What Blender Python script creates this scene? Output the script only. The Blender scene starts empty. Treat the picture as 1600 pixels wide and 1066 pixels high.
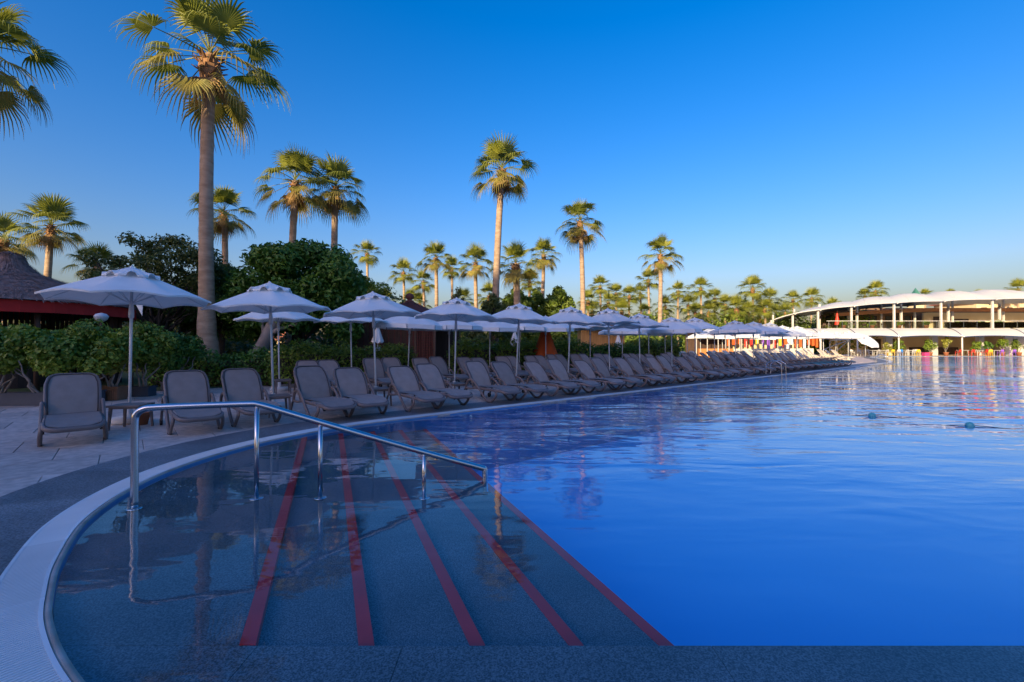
import bpy, math, random
import numpy as np
from mathutils import Vector, Matrix
from mathutils.geometry import tessellate_polygon
R = math.radians
rnd = random.Random(7)

# ------------------------------------------------------------------ camera, sky, sun, exposure
scene = bpy.context.scene
C = scene.collection
CAM_H = 1.45
cam_d = bpy.data.cameras.new('camera')
cam_d.lens = 16.0; cam_d.sensor_width = 36.0; cam_d.clip_start = 0.05; cam_d.clip_end = 6000
cam = bpy.data.objects.new('camera', cam_d); C.objects.link(cam)
cam.location = (0, 0, CAM_H); cam.rotation_euler = (R(90.48), 0, 0)
scene.camera = cam

SUN_EL = R(15.5); SUN_AZ = R(180 + 30)            # azimuth clockwise from +Y: behind the viewer, to the left
sun_vec = Vector((math.sin(SUN_AZ) * math.cos(SUN_EL), math.cos(SUN_AZ) * math.cos(SUN_EL), math.sin(SUN_EL)))
world = bpy.data.worlds.new('World'); scene.world = world; world.use_nodes = True
wn = world.node_tree.nodes; wl = world.node_tree.links
sky = wn.new('ShaderNodeTexSky'); sky.sky_type = 'NISHITA'; sky.sun_disc = False
sky.sun_elevation = SUN_EL; sky.sun_rotation = SUN_AZ
sky.altitude = 0; sky.air_density = 1.5; sky.dust_density = 3.0; sky.ozone_density = 4.0
# one even grade over the whole sky: slightly deeper and less cyan blue
gm = wn.new('ShaderNodeGamma'); gm.inputs['Gamma'].default_value = 1.05
hs = wn.new('ShaderNodeHueSaturation'); hs.inputs['Saturation'].default_value = 1.42; hs.inputs['Value'].default_value = 1.0
tn = wn.new('ShaderNodeMix'); tn.data_type = 'RGBA'; tn.blend_type = 'MULTIPLY'; tn.inputs[0].default_value = 1.0; tn.inputs[7].default_value = (0.83, 0.715, 1.0, 1)
pre = wn.new('ShaderNodeMix'); pre.data_type = 'RGBA'; pre.blend_type = 'MULTIPLY'; pre.inputs[0].default_value = 1.0; pre.inputs[7].default_value = (0.15, 0.15, 0.15, 1)
wl.new(sky.outputs[0], pre.inputs[6]); wl.new(pre.outputs[2], gm.inputs['Color']); wl.new(gm.outputs[0], hs.inputs['Color'])
pst = wn.new('ShaderNodeMix'); pst.data_type = 'RGBA'; pst.blend_type = 'MULTIPLY'; pst.inputs[0].default_value = 1.0; pst.inputs[7].default_value = (1 / 0.15,) * 3 + (1,)
wl.new(hs.outputs[0], tn.inputs[6]); wl.new(tn.outputs[2], pst.inputs[6]); wl.new(pst.outputs[2], wn['Background'].inputs['Color'])
wn['Background'].inputs['Strength'].default_value = 0.15
sl = bpy.data.lights.new('sun', 'SUN'); sl.energy = 4.2; sl.angle = R(0.5); sl.color = (1.0, 0.79, 0.47)
so = bpy.data.objects.new('sun', sl); C.objects.link(so)
so.rotation_euler = (-sun_vec).to_track_quat('-Z', 'Y').to_euler()
scene.view_settings.view_transform = 'Standard'; scene.view_settings.look = 'None'
scene.view_settings.gamma = 1.0; scene.view_settings.exposure = 0.9
scene.view_settings.use_curve_mapping = False
scene.cycles.max_bounces = 8; scene.cycles.transparent_max_bounces = 16
scene.cycles.diffuse_bounces = 3; scene.cycles.glossy_bounces = 3
scene.cycles.sample_clamp_indirect = 6.0
scene.cycles.caustics_reflective = False; scene.cycles.caustics_refractive = False

# ------------------------------------------------------------------ materials
MATS = {}
def mat(name, col, rough=0.6, var=None, scale=4.0, bump=0.0, bscale=30.0, metal=0.0, transl=0.0, coords='Object', detail=4.0,
        stretch=(1, 1, 1), spec=0.5, speck=None, objrand=0.0):
    if name in MATS: return MATS[name]
    m = bpy.data.materials.new(name); m.use_nodes = True
    nt = m.node_tree; N = nt.nodes; L = nt.links
    b = N['Principled BSDF']; out = N['Material Output']
    b.inputs['Roughness'].default_value = rough; b.inputs['Metallic'].default_value = metal
    b.inputs['Specular IOR Level'].default_value = spec
    b.inputs['Base Color'].default_value = (*col, 1)
    tc = N.new('ShaderNodeTexCoord'); mp = N.new('ShaderNodeMapping'); mp.inputs['Scale'].default_value = stretch
    if coords == 'World':
        g = N.new('ShaderNodeNewGeometry'); L.new(g.outputs['Position'], mp.inputs[0])
    else: L.new(tc.outputs[coords], mp.inputs[0])
    colsock = None
    if var is not None:
        n = N.new('ShaderNodeTexNoise'); n.inputs['Scale'].default_value = scale; n.inputs['Detail'].default_value = detail
        L.new(mp.outputs[0], n.inputs['Vector'])
        r = N.new('ShaderNodeValToRGB'); r.color_ramp.elements[0].position = 0.32; r.color_ramp.elements[1].position = 0.68
        r.color_ramp.elements[0].color = (*col, 1); r.color_ramp.elements[1].color = (*var, 1)
        L.new(n.outputs['Fac'], r.inputs[0]); colsock = r.outputs[0]
        if speck:
            n2 = N.new('ShaderNodeTexNoise'); n2.inputs['Scale'].default_value = speck[0]; n2.inputs['Detail'].default_value = 2
            L.new(mp.outputs[0], n2.inputs['Vector'])
            r2 = N.new('ShaderNodeValToRGB'); r2.color_ramp.elements[0].position = 0.38; r2.color_ramp.elements[1].position = 0.62
            r2.color_ramp.elements[0].color = (speck[1],) * 3 + (1,); r2.color_ramp.elements[1].color = (speck[2],) * 3 + (1,)
            L.new(n2.outputs['Fac'], r2.inputs[0])
            mx = N.new('ShaderNodeMix'); mx.data_type = 'RGBA'; mx.blend_type = 'MULTIPLY'; mx.inputs[0].default_value = 1
            L.new(colsock, mx.inputs[6]); L.new(r2.outputs[0], mx.inputs[7]); colsock = mx.outputs[2]
        if objrand:
            oi = N.new('ShaderNodeObjectInfo'); mr = N.new('ShaderNodeMapRange'); mr.inputs['To Min'].default_value = 1 - objrand; mr.inputs['To Max'].default_value = 1 + objrand
            L.new(oi.outputs['Random'], mr.inputs['Value']); mo = N.new('ShaderNodeVectorMath'); mo.operation = 'SCALE'
            L.new(colsock, mo.inputs[0]); L.new(mr.outputs[0], mo.inputs['Scale']); colsock = mo.outputs[0]
        L.new(colsock, b.inputs['Base Color'])
    if bump:
        nb = N.new('ShaderNodeTexNoise'); nb.inputs['Scale'].default_value = bscale; nb.inputs['Detail'].default_value = 4
        L.new(mp.outputs[0], nb.inputs['Vector'])
        bp = N.new('ShaderNodeBump'); bp.inputs['Strength'].default_value = bump; bp.inputs['Distance'].default_value = 0.02
        L.new(nb.outputs['Fac'], bp.inputs['Height']); L.new(bp.outputs[0], b.inputs['Normal'])
    if transl:
        t = N.new('ShaderNodeBsdfTranslucent'); t.inputs[0].default_value = (*[min(1, c * 1.5) for c in col], 1)
        if colsock is not None: L.new(colsock, t.inputs[0])
        ms = N.new('ShaderNodeMixShader'); ms.inputs[0].default_value = transl
        L.new(b.outputs[0], ms.inputs[1]); L.new(t.outputs[0], ms.inputs[2]); L.new(ms.outputs[0], out.inputs[0])
    MATS[name] = m; return m

M_granite = mat('granite_blue_grey', (0.13, 0.14, 0.155), 0.5, (0.21, 0.22, 0.235), 1.6, 0.15, 120, coords='World', speck=(75, 0.55, 1.35), objrand=0.2)
M_granite_wet = mat('granite_submerged', (0.085, 0.105, 0.115), 0.6, (0.14, 0.165, 0.18), 1.1, coords='World', detail=6, speck=(120, 0.5, 1.5), spec=0.2, objrand=0.10)
M_slab = mat('travertine_slab', (0.49, 0.40, 0.355), 0.62, (0.63, 0.53, 0.47), 0.9, 0.12, 40, coords='World', detail=7, speck=(9, 0.82, 1.1), objrand=0.16)
M_joint = mat('mortar', (0.20, 0.17, 0.15), 0.9, (0.27, 0.23, 0.2), 3, coords='World')
M_grate = mat('white_grating_plastic', (0.66, 0.70, 0.72), 0.45, (0.76, 0.79, 0.80), 2, coords='World', objrand=0.1)
M_lip = mat('grout_lip', (0.42, 0.40, 0.37), 0.6, (0.30, 0.26, 0.22), 6, coords='World')
M_tile = mat('pool_tile_blue', (0.075, 0.46, 0.88), 0.5, (0.09, 0.50, 0.92), 0.35, coords='World', spec=0.2)
M_wall_tile = mat('pool_wall_tile', (0.05, 0.20, 0.42), 0.4, (0.07, 0.25, 0.5), 2.0, coords='World')
M_red = mat('red_nosing', (0.68, 0.02, 0.022), 0.6, (0.54, 0.016, 0.018), 3, coords='World')
M_steel = mat('brushed_steel', (0.55, 0.57, 0.60), 0.22, metal=1.0)
M_taupe = mat('taupe_resin', (0.165, 0.13, 0.122), 0.45, (0.19, 0.152, 0.142), 5)
M_piping = mat('dark_piping', (0.03, 0.028, 0.032), 0.6)
M_sling = mat('taupe_mesh_sling', (0.26, 0.215, 0.195), 0.75, (0.30, 0.25, 0.23), 7, 0.25, 160, objrand=0.14)
M_rubber = mat('black_rubber', (0.02, 0.02, 0.022), 0.7)
M_cream_res = mat('cream_resin', (0.62, 0.52, 0.40), 0.5, (0.68, 0.58, 0.45), 5)
M_teal = mat('teal_sling', (0.05, 0.19, 0.20), 0.6, (0.08, 0.24, 0.25), 5)
M_canvas = mat('offwhite_canvas', (0.82, 0.83, 0.81), 0.85, (0.88, 0.89, 0.87), 2.2, 0.12, 14, transl=0.12, objrand=0.05)
M_pole = mat('white_pole', (0.70, 0.72, 0.72), 0.35, (0.62, 0.64, 0.65), 3)
M_concrete = mat('white_concrete', (0.55, 0.55, 0.53), 0.8, (0.65, 0.65, 0.62), 6, 0.2, 40)
M_terra = mat('terracotta', (0.32, 0.11, 0.05), 0.8, (0.40, 0.15, 0.07), 5, 0.1, 40)
M_planter = mat('slate_planter', (0.035, 0.05, 0.075), 0.6, (0.05, 0.065, 0.09), 4)
M_planter_b = mat('brown_planter', (0.22, 0.10, 0.05), 0.7, (0.27, 0.13, 0.07), 5)
M_soil = mat('soil', (0.04, 0.028, 0.02), 1.0, (0.06, 0.045, 0.03), 12, 0.4, 40)
M_thatch = mat('thatch', (0.19, 0.12, 0.10), 0.95, (0.34, 0.225, 0.19), 9, 0.5, 30)
M_redcloth = mat('red_valance', (0.50, 0.02, 0.015), 0.8, (0.42, 0.015, 0.012), 3)
M_darkwood = mat('dark_wood', (0.055, 0.03, 0.022), 0.7, (0.09, 0.05, 0.035), 5, 0.3, 20, stretch=(1, 1, 0.2))
M_bamboo = mat('bamboo', (0.50, 0.27, 0.09), 0.6, (0.62, 0.36, 0.14), 6, 0.2, 20, stretch=(2, 2, 0.2))
M_hutred = mat('maroon_roof', (0.10, 0.03, 0.025), 0.85, (0.15, 0.05, 0.04), 7, 0.4, 25)
M_orange = mat('orange_canvas', (0.75, 0.13, 0.02), 0.8, (0.65, 0.10, 0.015), 3)
M_bark_palm = mat('palm_bark', (0.30, 0.20, 0.125), 0.9, (0.47, 0.34, 0.23), 2.2, 0.6, 5, stretch=(1, 1, 3.2))
M_boot = mat('palm_boots', (0.20, 0.10, 0.045), 0.9, (0.38, 0.20, 0.085), 5, 0.3, 20)
M_frond = mat('fan_palm_leaf', (0.14, 0.175, 0.02), 0.45, (0.32, 0.33, 0.045), 1.3, transl=0.33, coords='World')
M_frond_b = mat('fan_palm_leaf_older', (0.20, 0.195, 0.03), 0.5, (0.38, 0.31, 0.07), 1.3, transl=0.3, coords='World')
M_dead = mat('dead_palm_leaf', (0.34, 0.20, 0.075), 0.9, (0.46, 0.30, 0.13), 2.0, transl=0.15, coords='World')
M_petiole = mat('petiole', (0.15, 0.13, 0.035), 0.5, (0.20, 0.15, 0.05), 3)
M_leaf_dark = mat('leaf_dark_green', (0.06, 0.15, 0.018), 0.5, (0.125, 0.25, 0.028), 1.4, transl=0.25, coords='World')
M_leaf_mid = mat('leaf_mid_green', (0.115, 0.20, 0.02), 0.5, (0.26, 0.35, 0.036), 1.7, transl=0.28, coords='World')
M_leaf_olive = mat('leaf_olive', (0.065, 0.10, 0.02), 0.55, (0.12, 0.155, 0.03), 1.6, transl=0.22, coords='World')
M_leaf_bright = mat('leaf_bright_green', (0.12, 0.20, 0.022), 0.5, (0.22, 0.28, 0.04), 1.5, transl=0.27, coords='World')
M_leaf_yellow = mat('leaf_yellow_green', (0.24, 0.27, 0.03), 0.5, (0.36, 0.34, 0.06), 2.0, transl=0.25, coords='World')
M_bark = mat('grey_bark', (0.20, 0.17, 0.15), 0.9, (0.30, 0.265, 0.24), 4, 0.6, 12, stretch=(1, 1, 0.4))
M_bark_dark = mat('dark_bark', (0.05, 0.04, 0.032), 0.9, (0.09, 0.07, 0.055), 4, 0.5, 12)
M_lawn = mat('lawn', (0.05, 0.085, 0.02), 0.9, (0.085, 0.115, 0.03), 0.8, 0.5, 30, coords='World')
M_white = mat('white_membrane', (0.66, 0.645, 0.61), 0.6, (0.60, 0.585, 0.55), 0.5, coords='World', transl=0.08)
M_wpaint = mat('white_paint', (0.64, 0.62, 0.58), 0.5, (0.57, 0.55, 0.51), 1.0, coords='World')
M_cream = mat('cream_render', (0.72, 0.57, 0.32), 0.85, (0.78, 0.64, 0.40), 0.6, coords='World')
M_hotel = mat('pale_render', (0.62, 0.57, 0.50), 0.85, (0.68, 0.63, 0.56), 0.3, coords='World')
M_tilered = mat('red_roof_tile', (0.42, 0.13, 0.07), 0.85, (0.50, 0.18, 0.10), 1.5, 0.3, 10, coords='World')
M_green_roof = mat('green_copper', (0.04, 0.16, 0.13), 0.6, (0.06, 0.20, 0.16), 2)
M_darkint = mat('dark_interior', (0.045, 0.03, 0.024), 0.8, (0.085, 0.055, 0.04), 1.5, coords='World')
M_brownbeam = mat('orange_timber', (0.50, 0.19, 0.05), 0.6, (0.58, 0.24, 0.08), 1.5, coords='World')
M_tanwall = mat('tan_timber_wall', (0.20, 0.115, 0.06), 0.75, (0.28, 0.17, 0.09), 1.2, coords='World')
M_glass = mat('dark_glass', (0.03, 0.04, 0.05), 0.06)
M_yellow = mat('yellow_plastic', (0.75, 0.50, 0.03), 0.5)
M_blue = mat('blue_plastic', (0.03, 0.22, 0.65), 0.5)
M_pink = mat('pink_plastic', (0.5, 0.05, 0.2), 0.5)
M_redpl = mat('red_plastic', (0.65, 0.04, 0.02), 0.45, (0.58, 0.035, 0.02), 4)
M_purple = mat('purple_cloth', (0.28, 0.10, 0.55), 0.8)
M_aqua = mat('aqua_float', (0.10, 0.48, 0.52), 0.4, (0.08, 0.40, 0.45), 8)
M_lampglass = mat('lamp_globe', (0.55, 0.58, 0.62), 0.25)

# railing glass
def glass_pane():
    m = bpy.data.materials.new('clear_glass'); m.use_nodes = True
    N = m.node_tree.nodes; L = m.node_tree.links; N.remove(N['Principled BSDF'])
    t = N.new('ShaderNodeBsdfTransparent'); t.inputs[0].default_value = (0.86, 0.9, 0.9, 1)
    g = N.new('ShaderNodeBsdfGlossy'); g.inputs['Roughness'].default_value = 0.03
    f = N.new('ShaderNodeFresnel'); f.inputs[0].default_value = 1.45
    s = N.new('ShaderNodeMixShader'); L.new(f.outputs[0], s.inputs[0]); L.new(t.outputs[0], s.inputs[1]); L.new(g.outputs[0], s.inputs[2])
    L.new(s.outputs[0], N['Material Output'].inputs[0]); return m
M_pane = glass_pane()

def water_mat():
    m = bpy.data.materials.new('pool_water'); m.use_nodes = True
    N = m.node_tree.nodes; L = m.node_tree.links; N.remove(N['Principled BSDF'])
    g = N.new('ShaderNodeNewGeometry')
    def noise(scale, sx, sy, rot, detail=2.0):
        mp = N.new('ShaderNodeMapping'); mp.inputs['Scale'].default_value = (sx, sy, 1); mp.inputs['Rotation'].default_value = (0, 0, R(rot))
        L.new(g.outputs['Position'], mp.inputs[0])
        n = N.new('ShaderNodeTexNoise'); n.inputs['Scale'].default_value = scale; n.inputs['Detail'].default_value = detail
        n.inputs['Roughness'].default_value = 0.45; n.inputs['Distortion'].default_value = 0.6
        L.new(mp.outputs[0], n.inputs['Vector']); return n.outputs['Fac']
    def math_(op, a, b=None, c=None):
        n = N.new('ShaderNodeMath'); n.operation = op
        for i, v in enumerate((a, b, c)):
            if v is None: continue
            if isinstance(v, (int, float)): n.inputs[i].default_value = v
            else: L.new(v, n.inputs[i])
        return n.outputs[0]
    n1 = noise(1.0, 0.55, 1.6, 20, 2.0)        # long swell
    n2 = noise(3.2, 0.8, 1.7, -12, 2.0)        # ripples
    n3 = noise(9.0, 0.8, 1.5, 8, 2.0)          # fine chop
    # the water is calm over the steps and livelier out in the basin
    sp = N.new('ShaderNodeSeparateXYZ'); L.new(g.outputs['Position'], sp.inputs[0])
    far = N.new('ShaderNodeMapRange'); far.inputs['From Min'].default_value = 5; far.inputs['From Max'].default_value = 26
    far.inputs['To Min'].default_value = 0.12; far.inputs['To Max'].default_value = 1.0
    s_ = math_('ADD', math_('MULTIPLY', sp.outputs['X'], 0.75), sp.outputs['Y'])
    L.new(s_, far.inputs['Value'])
    patch = noise(0.16, 1, 1, 0, 1.0)
    pr = N.new('ShaderNodeMapRange'); pr.inputs['From Min'].default_value = 0.4; pr.inputs['From Max'].default_value = 0.62
    pr.inputs['To Min'].default_value = 0.35; pr.inputs['To Max'].default_value = 1.0; L.new(patch, pr.inputs['Value'])
    amp = math_('MULTIPLY', far.outputs[0], pr.outputs[0])
    h = math_('ADD', math_('MULTIPLY', n1, 0.15), math_('MULTIPLY', n2, 0.022))
    h = math_('ADD', h, math_('MULTIPLY', n3, 0.0022))
    h = math_('MULTIPLY', h, amp)
    bp = N.new('ShaderNodeBump'); bp.inputs['Strength'].default_value = 1.0; bp.inputs['Distance'].default_value = 1.0
    L.new(h, bp.inputs['Height'])
    dt = N.new('ShaderNodeVectorMath'); dt.operation = 'DOT_PRODUCT'; L.new(bp.outputs[0], dt.inputs[0]); L.new(g.outputs['Incoming'], dt.inputs[1])
    cosi = math_('MINIMUM', math_('ABSOLUTE', dt.outputs['Value']), 1.0)
    fres = math_('ADD', math_('MULTIPLY', math_('POWER', math_('SUBTRACT', 1.0, cosi), 5.0), 0.98), 0.02)      # Schlick, water
    t = N.new('ShaderNodeBsdfTransparent'); t.inputs[0].default_value = (0.82, 0.94, 0.99, 1)
    gl = N.new('ShaderNodeBsdfGlossy'); gl.inputs['Roughness'].default_value = 0.015; gl.inputs[0].default_value = (1, 1, 1, 1)
    L.new(bp.outputs[0], gl.inputs['Normal'])
    s = N.new('ShaderNodeMixShader'); L.new(fres, s.inputs[0]); L.new(t.outputs[0], s.inputs[1]); L.new(gl.outputs[0], s.inputs[2])
    L.new(s.outputs[0], N['Material Output'].inputs[0]); return m
M_water = water_mat()

# ------------------------------------------------------------------ mesh helpers
class MB:
    def __init__(self): self.v = []; self.f = []
    def add(self, vs, fs):
        o = len(self.v); self.v += [tuple(p) for p in vs]; self.f += [tuple(i + o for i in q) for q in fs]; return self
    def box(self, c, s, rz=0.0, taper=1.0):
        x, y, z = s[0] / 2, s[1] / 2, s[2] / 2; ca, sa = math.cos(rz), math.sin(rz); vs = []
        for dz in (-1, 1):
            k = taper if dz > 0 else 1.0
            for dx, dy in ((-1, -1), (1, -1), (1, 1), (-1, 1)):
                px, py = dx * x * k, dy * y * k
                vs.append((c[0] + px * ca - py * sa, c[1] + px * sa + py * ca, c[2] + dz * z))
        return self.add(vs, [(3, 2, 1, 0), (4, 5, 6, 7), (0, 1, 5, 4), (1, 2, 6, 5), (2, 3, 7, 6), (3, 0, 4, 7)])
    def lathe(self, prof, n=12, c=(0, 0, 0), cap=True):
        vs = []; fs = []
        for r, z in prof:
            for k in range(n):
                a = 2 * math.pi * k / n; vs.append((c[0] + r * math.cos(a), c[1] + r * math.sin(a), c[2] + z))
        for i in range(len(prof) - 1):
            for k in range(n):
                fs.append((i * n + k, i * n + (k + 1) % n, (i + 1) * n + (k + 1) % n, (i + 1) * n + k))
        if cap:
            fs.append(tuple(reversed(range(n)))); fs.append(tuple(range((len(prof) - 1) * n, len(prof) * n)))
        return self.add(vs, fs)
    def sweep(self, pts, w, h=None, n=8, cap=True, closed=False):
        """tube of elliptical section w x h along pts; w, h numbers or lists"""
        pts = [Vector(p) for p in pts]; m = len(pts)
        ws = w if isinstance(w, (list, tuple)) else [w] * m
        hs_ = ws if h is None else (h if isinstance(h, (list, tuple)) else [h] * m)
        vs = []; fs = []; up = None
        for i, p in enumerate(pts):
            if closed: t = pts[(i + 1) % m] - pts[i - 1]
            else: t = pts[min(i + 1, m - 1)] - pts[max(i - 1, 0)]
            if t.length < 1e-9: t = Vector((0, 0, 1))
            t.normalize()
            if up is None:
                ref = Vector((0, 0, 1)) if abs(t.z) < 0.9 else Vector((1, 0, 0))
                up = (ref - t * ref.dot(t)).normalized()
            else:
                up = up - t * up.dot(t)
                up = up.normalized() if up.length > 1e-6 else Vector((0, 1, 0))
            s = t.cross(up)
            for k in range(n):
                a = 2 * math.pi * (k + 0.5) / n
                q = p + s * (math.cos(a) * ws[i]) + up * (math.sin(a) * hs_[i]); vs.append(q)
        last = m if closed else m - 1
        for i in range(last):
            j = (i + 1) % m
            for k in range(n): fs.append((i * n + k, i * n + (k + 1) % n, j * n + (k + 1) % n, j * n + k))
        if cap and not closed:
            fs.append(tuple(reversed(range(n)))); fs.append(tuple(range((m - 1) * n, m * n)))
        return self.add(vs, fs)
    def build(self, name, material, parent=None, smooth=False): return mk(name, self.v, self.f, material, parent, smooth)

def mesh_of(name, v, f, material, smooth=False):
    me = bpy.data.meshes.new(name)
    if isinstance(v, np.ndarray):
        nv, k = len(v), f.shape[1]; nf = len(f)
        me.vertices.add(nv); me.vertices.foreach_set('co', v.astype(np.float32).ravel())
        me.loops.add(nf * k); me.loops.foreach_set('vertex_index', f.astype(np.int32).ravel())
        me.polygons.add(nf); me.polygons.foreach_set('loop_start', np.arange(0, nf * k, k, dtype=np.int32))
        me.update(calc_edges=True); me.validate()
    else:
        me.from_pydata([tuple(p) for p in v], [], f); me.update()
    if smooth: me.polygons.foreach_set('use_smooth', [True] * len(me.polygons))
    me.materials.append(material); return me
def link(name, me, parent=None):
    o = bpy.data.objects.new(name, me); C.objects.link(o)
    if parent is not None: o.parent = parent
    return o
def mk(name, v, f, material, parent=None, smooth=False): return link(name, mesh_of(name, v, f, material, smooth), parent)
def tag(o, label=None, cat=None, group=None, kind=None):
    if label: o['label'] = label
    if cat: o['category'] = cat
    if group: o['group'] = group
    if kind: o['kind'] = kind
    return o
def empty(name, loc=(0, 0, 0), rz=0.0):
    o = bpy.data.objects.new(name, None); C.objects.link(o); o.location = loc; o.rotation_euler = (0, 0, rz); o.empty_display_size = 0.1
    return o
KIDS = {}
def copy_tree(o, parent=None):
    c = o.copy(); C.objects.link(c); c.parent = parent
    for ch in list(o.children): copy_tree(ch, c)
    return c
def smooth_path(pts, n=6):
    P = [Vector(p) for p in pts]; out = []
    for i in range(len(P) - 1):
        p0 = P[max(i - 1, 0)]; p1 = P[i]; p2 = P[i + 1]; p3 = P[min(i + 2, len(P) - 1)]
        for k in range(n):
            t = k / n
            out.append(0.5 * ((2 * p1) + (p2 - p0) * t + (2 * p0 - 5 * p1 + 4 * p2 - p3) * t * t + (3 * p1 - p0 - 3 * p2 + p3) * t ** 3))
    out.append(P[-1]); return out
ORD = ['first', 'second', 'third', 'fourth', 'fifth', 'sixth', 'seventh', 'eighth', 'ninth', 'tenth', 'eleventh', 'twelfth',
       'thirteenth', 'fourteenth', 'fifteenth', 'sixteenth', 'seventeenth', 'eighteenth', 'nineteenth', 'twentieth',
       'twenty-first', 'twenty-second', 'twenty-third', 'twenty-fourth', 'twenty-fifth', 'twenty-sixth', 'twenty-seventh', 'twenty-eighth',
       'twenty-ninth', 'thirtieth', 'thirty-first', 'thirty-second', 'thirty-third', 'thirty-fourth', 'thirty-fifth', 'thirty-sixth',
       'thirty-seventh', 'thirty-eighth', 'thirty-ninth', 'fortieth', 'forty-first', 'forty-second', 'forty-third', 'forty-fourth', 'forty-fifth', 'forty-sixth', 'forty-seventh', 'forty-eighth']
F = 711.0
def X_(px, d): return (px - 800) / F * d                  # plan position of a bearing at a depth
def Z_(py, d): return CAM_H + (539 - py) / F * d
# the straight long side of the pool: through (0,10.74), direction T, outward normal NN
T = Vector((0.761, 0.648)); NN = Vector((-0.648, 0.761)); B0 = Vector((0, 10.74))
def LP(t, p): q = B0 + T * t + NN * p; return (q.x, q.y)
def t_of(px, p):
    r = (px - 800) / F
    return (r * (10.74 + 0.761 * p) + 0.648 * p) / (0.761 - 0.648 * r)

# ------------------------------------------------------------------ pool outline
ctrl = [(90, 0.9), (40, 0.9), (20, 0.9), (8, 0.9), (3, 0.92), (0.6, 1.08), (-0.9, 1.42), (-1.82, 1.96), (-2.36, 2.36), (-2.72, 2.72), (-3.06, 3.12),
        (-3.52, 3.80), (-3.83, 4.60), (-3.95, 5.45), (-3.82, 6.45), (-3.42, 7.40), (-2.75, 8.33), LP(-1.5, 0), LP(3, 0), LP(10, 0), LP(20, 0), LP(30, 0), LP(38, 0),
        (31.4, 37.6), (34.5, 41.5), (39.5, 49), (44, 55.5), (47.5, 57.2), (53, 57.5), (70, 57.5), (90, 57.5)]
cpath = [Vector((p.x, p.y)) for p in smooth_path([(x, y, 0) for x, y in ctrl], 14)]
# resample evenly
def resample(path, step):
    out = [path[0].copy()]; acc = 0.0
    for a, b in zip(path[:-1], path[1:]):
        L_ = (b - a).length
        while acc + L_ >= step:
            k = (step - acc) / L_; a = a.lerp(b, k); out.append(a.copy()); L_ = (b - a).length; acc = 0.0
        acc += L_
    out.append(path[-1].copy()); return out
edge = resample(cpath, 0.1)
def normals(path):
    out = []
    for i in range(len(path)):
        t = (path[min(i + 2, len(path) - 1)] - path[max(i - 2, 0)]).normalized(); out.append(Vector((-t.y, t.x)))
    return out
enorm = normals(edge)
# the outline runs clockwise seen from above, so (-ty, tx) points away from the water; make sure
if (edge[len(edge) // 2] + enorm[len(edge) // 2] - Vector((30, 20))).length < (edge[len(edge) // 2] - Vector((30, 20))).length:
    enorm = [-n for n in enorm]
def off(i, d): q = edge[i] + enorm[i] * d; return (q.x, q.y)

def poly_sheet(name, outer, holes, z, material):
    polys = [[Vector((x, y, 0)) for x, y in outer]] + [[Vector((x, y, 0)) for x, y in h] for h in holes]
    tris = tessellate_polygon(polys); pts = [p for q in polys for p in q]
    v = [(p.x, p.y, z) for p in pts]; f = []
    for a, b, c in tris:
        n = (Vector(v[b]) - Vector(v[a])).cross(Vector(v[c]) - Vector(v[a]))
        f.append((a, b, c) if n.z > 0 else (a, c, b))
    return mk(name, v, f, material)
hole = [off(i, 0.02) for i in range(0, len(edge), 6)]
ground = poly_sheet('ground', [(-1500, -1500), (1500, -1500), (1500, 1500), (-1500, 1500)], [hole], -0.012, M_joint)
tag(ground, kind='structure')

# pool floor and walls
pf = poly_sheet('pool_floor', [off(i, 0.0) for i in range(0, len(edge), 6)], [], -1.35, M_tile); tag(pf, kind='structure')
v = []; f = []
for i in range(0, len(edge), 3):
    x, y = off(i, 0.0); v += [(x, y, -0.012), (x, y, -1.36)]
for k in range(len(v) // 2 - 1): f.append((2 * k, 2 * k + 1, 2 * k + 3, 2 * k + 2))
pw = mk('pool_wall', v, f, M_wall_tile); tag(pw, kind='structure')
wsheet = poly_sheet('water', [off(i, 0.015) for i in range(0, len(edge), 4)], [], -0.032, M_water); tag(wsheet, kind='structure')

# overflow grate panels (ribbed near the viewer), stone border, deck slabs
border = empty('pool_border'); tag(border, kind='structure')
grate = empty('overflow_grate'); tag(grate, kind='structure')
i0 = next(i for i, p in enumerate(edge) if p.x < 12); i1 = next(i for i, p in enumerate(edge) if i > 600 and p.x > 75)
def band(a, b, d0, d1, z0, z1, gap=0.004):
    """closed strip between offsets d0 and d1 from sample a to b"""
    idx = list(range(a, b + 1)); vs = []; fs = []
    for n_, i in enumerate(idx):
        e = edge[i].copy(); t = Vector((enorm[i].y, -enorm[i].x))
        if n_ == 0: e = e - t * gap * (1 if (edge[min(i + 1, len(edge) - 1)] - edge[i]).dot(t) < 0 else -1)
        if n_ == len(idx) - 1: e = e + t * gap * (1 if (edge[i] - edge[i - 1]).dot(t) < 0 else -1)
        for d, z in ((d0, z0), (d1, z0), (d1, z1), (d0, z1)):
            q = e + enorm[i] * d; vs.append((q.x, q.y, z))
    for k in range(len(idx) - 1):
        o = k * 4; p = o + 4
        for s in range(4): fs.append((o + s, o + (s + 1) % 4, p + (s + 1) % 4, p + s))
    fs.append((3, 2, 1, 0)); m = (len(idx) - 1) * 4; fs.append((m, m + 1, m + 2, m + 3))
    return vs, fs
GW = 0.27
k = i0; n_ = 0
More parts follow.
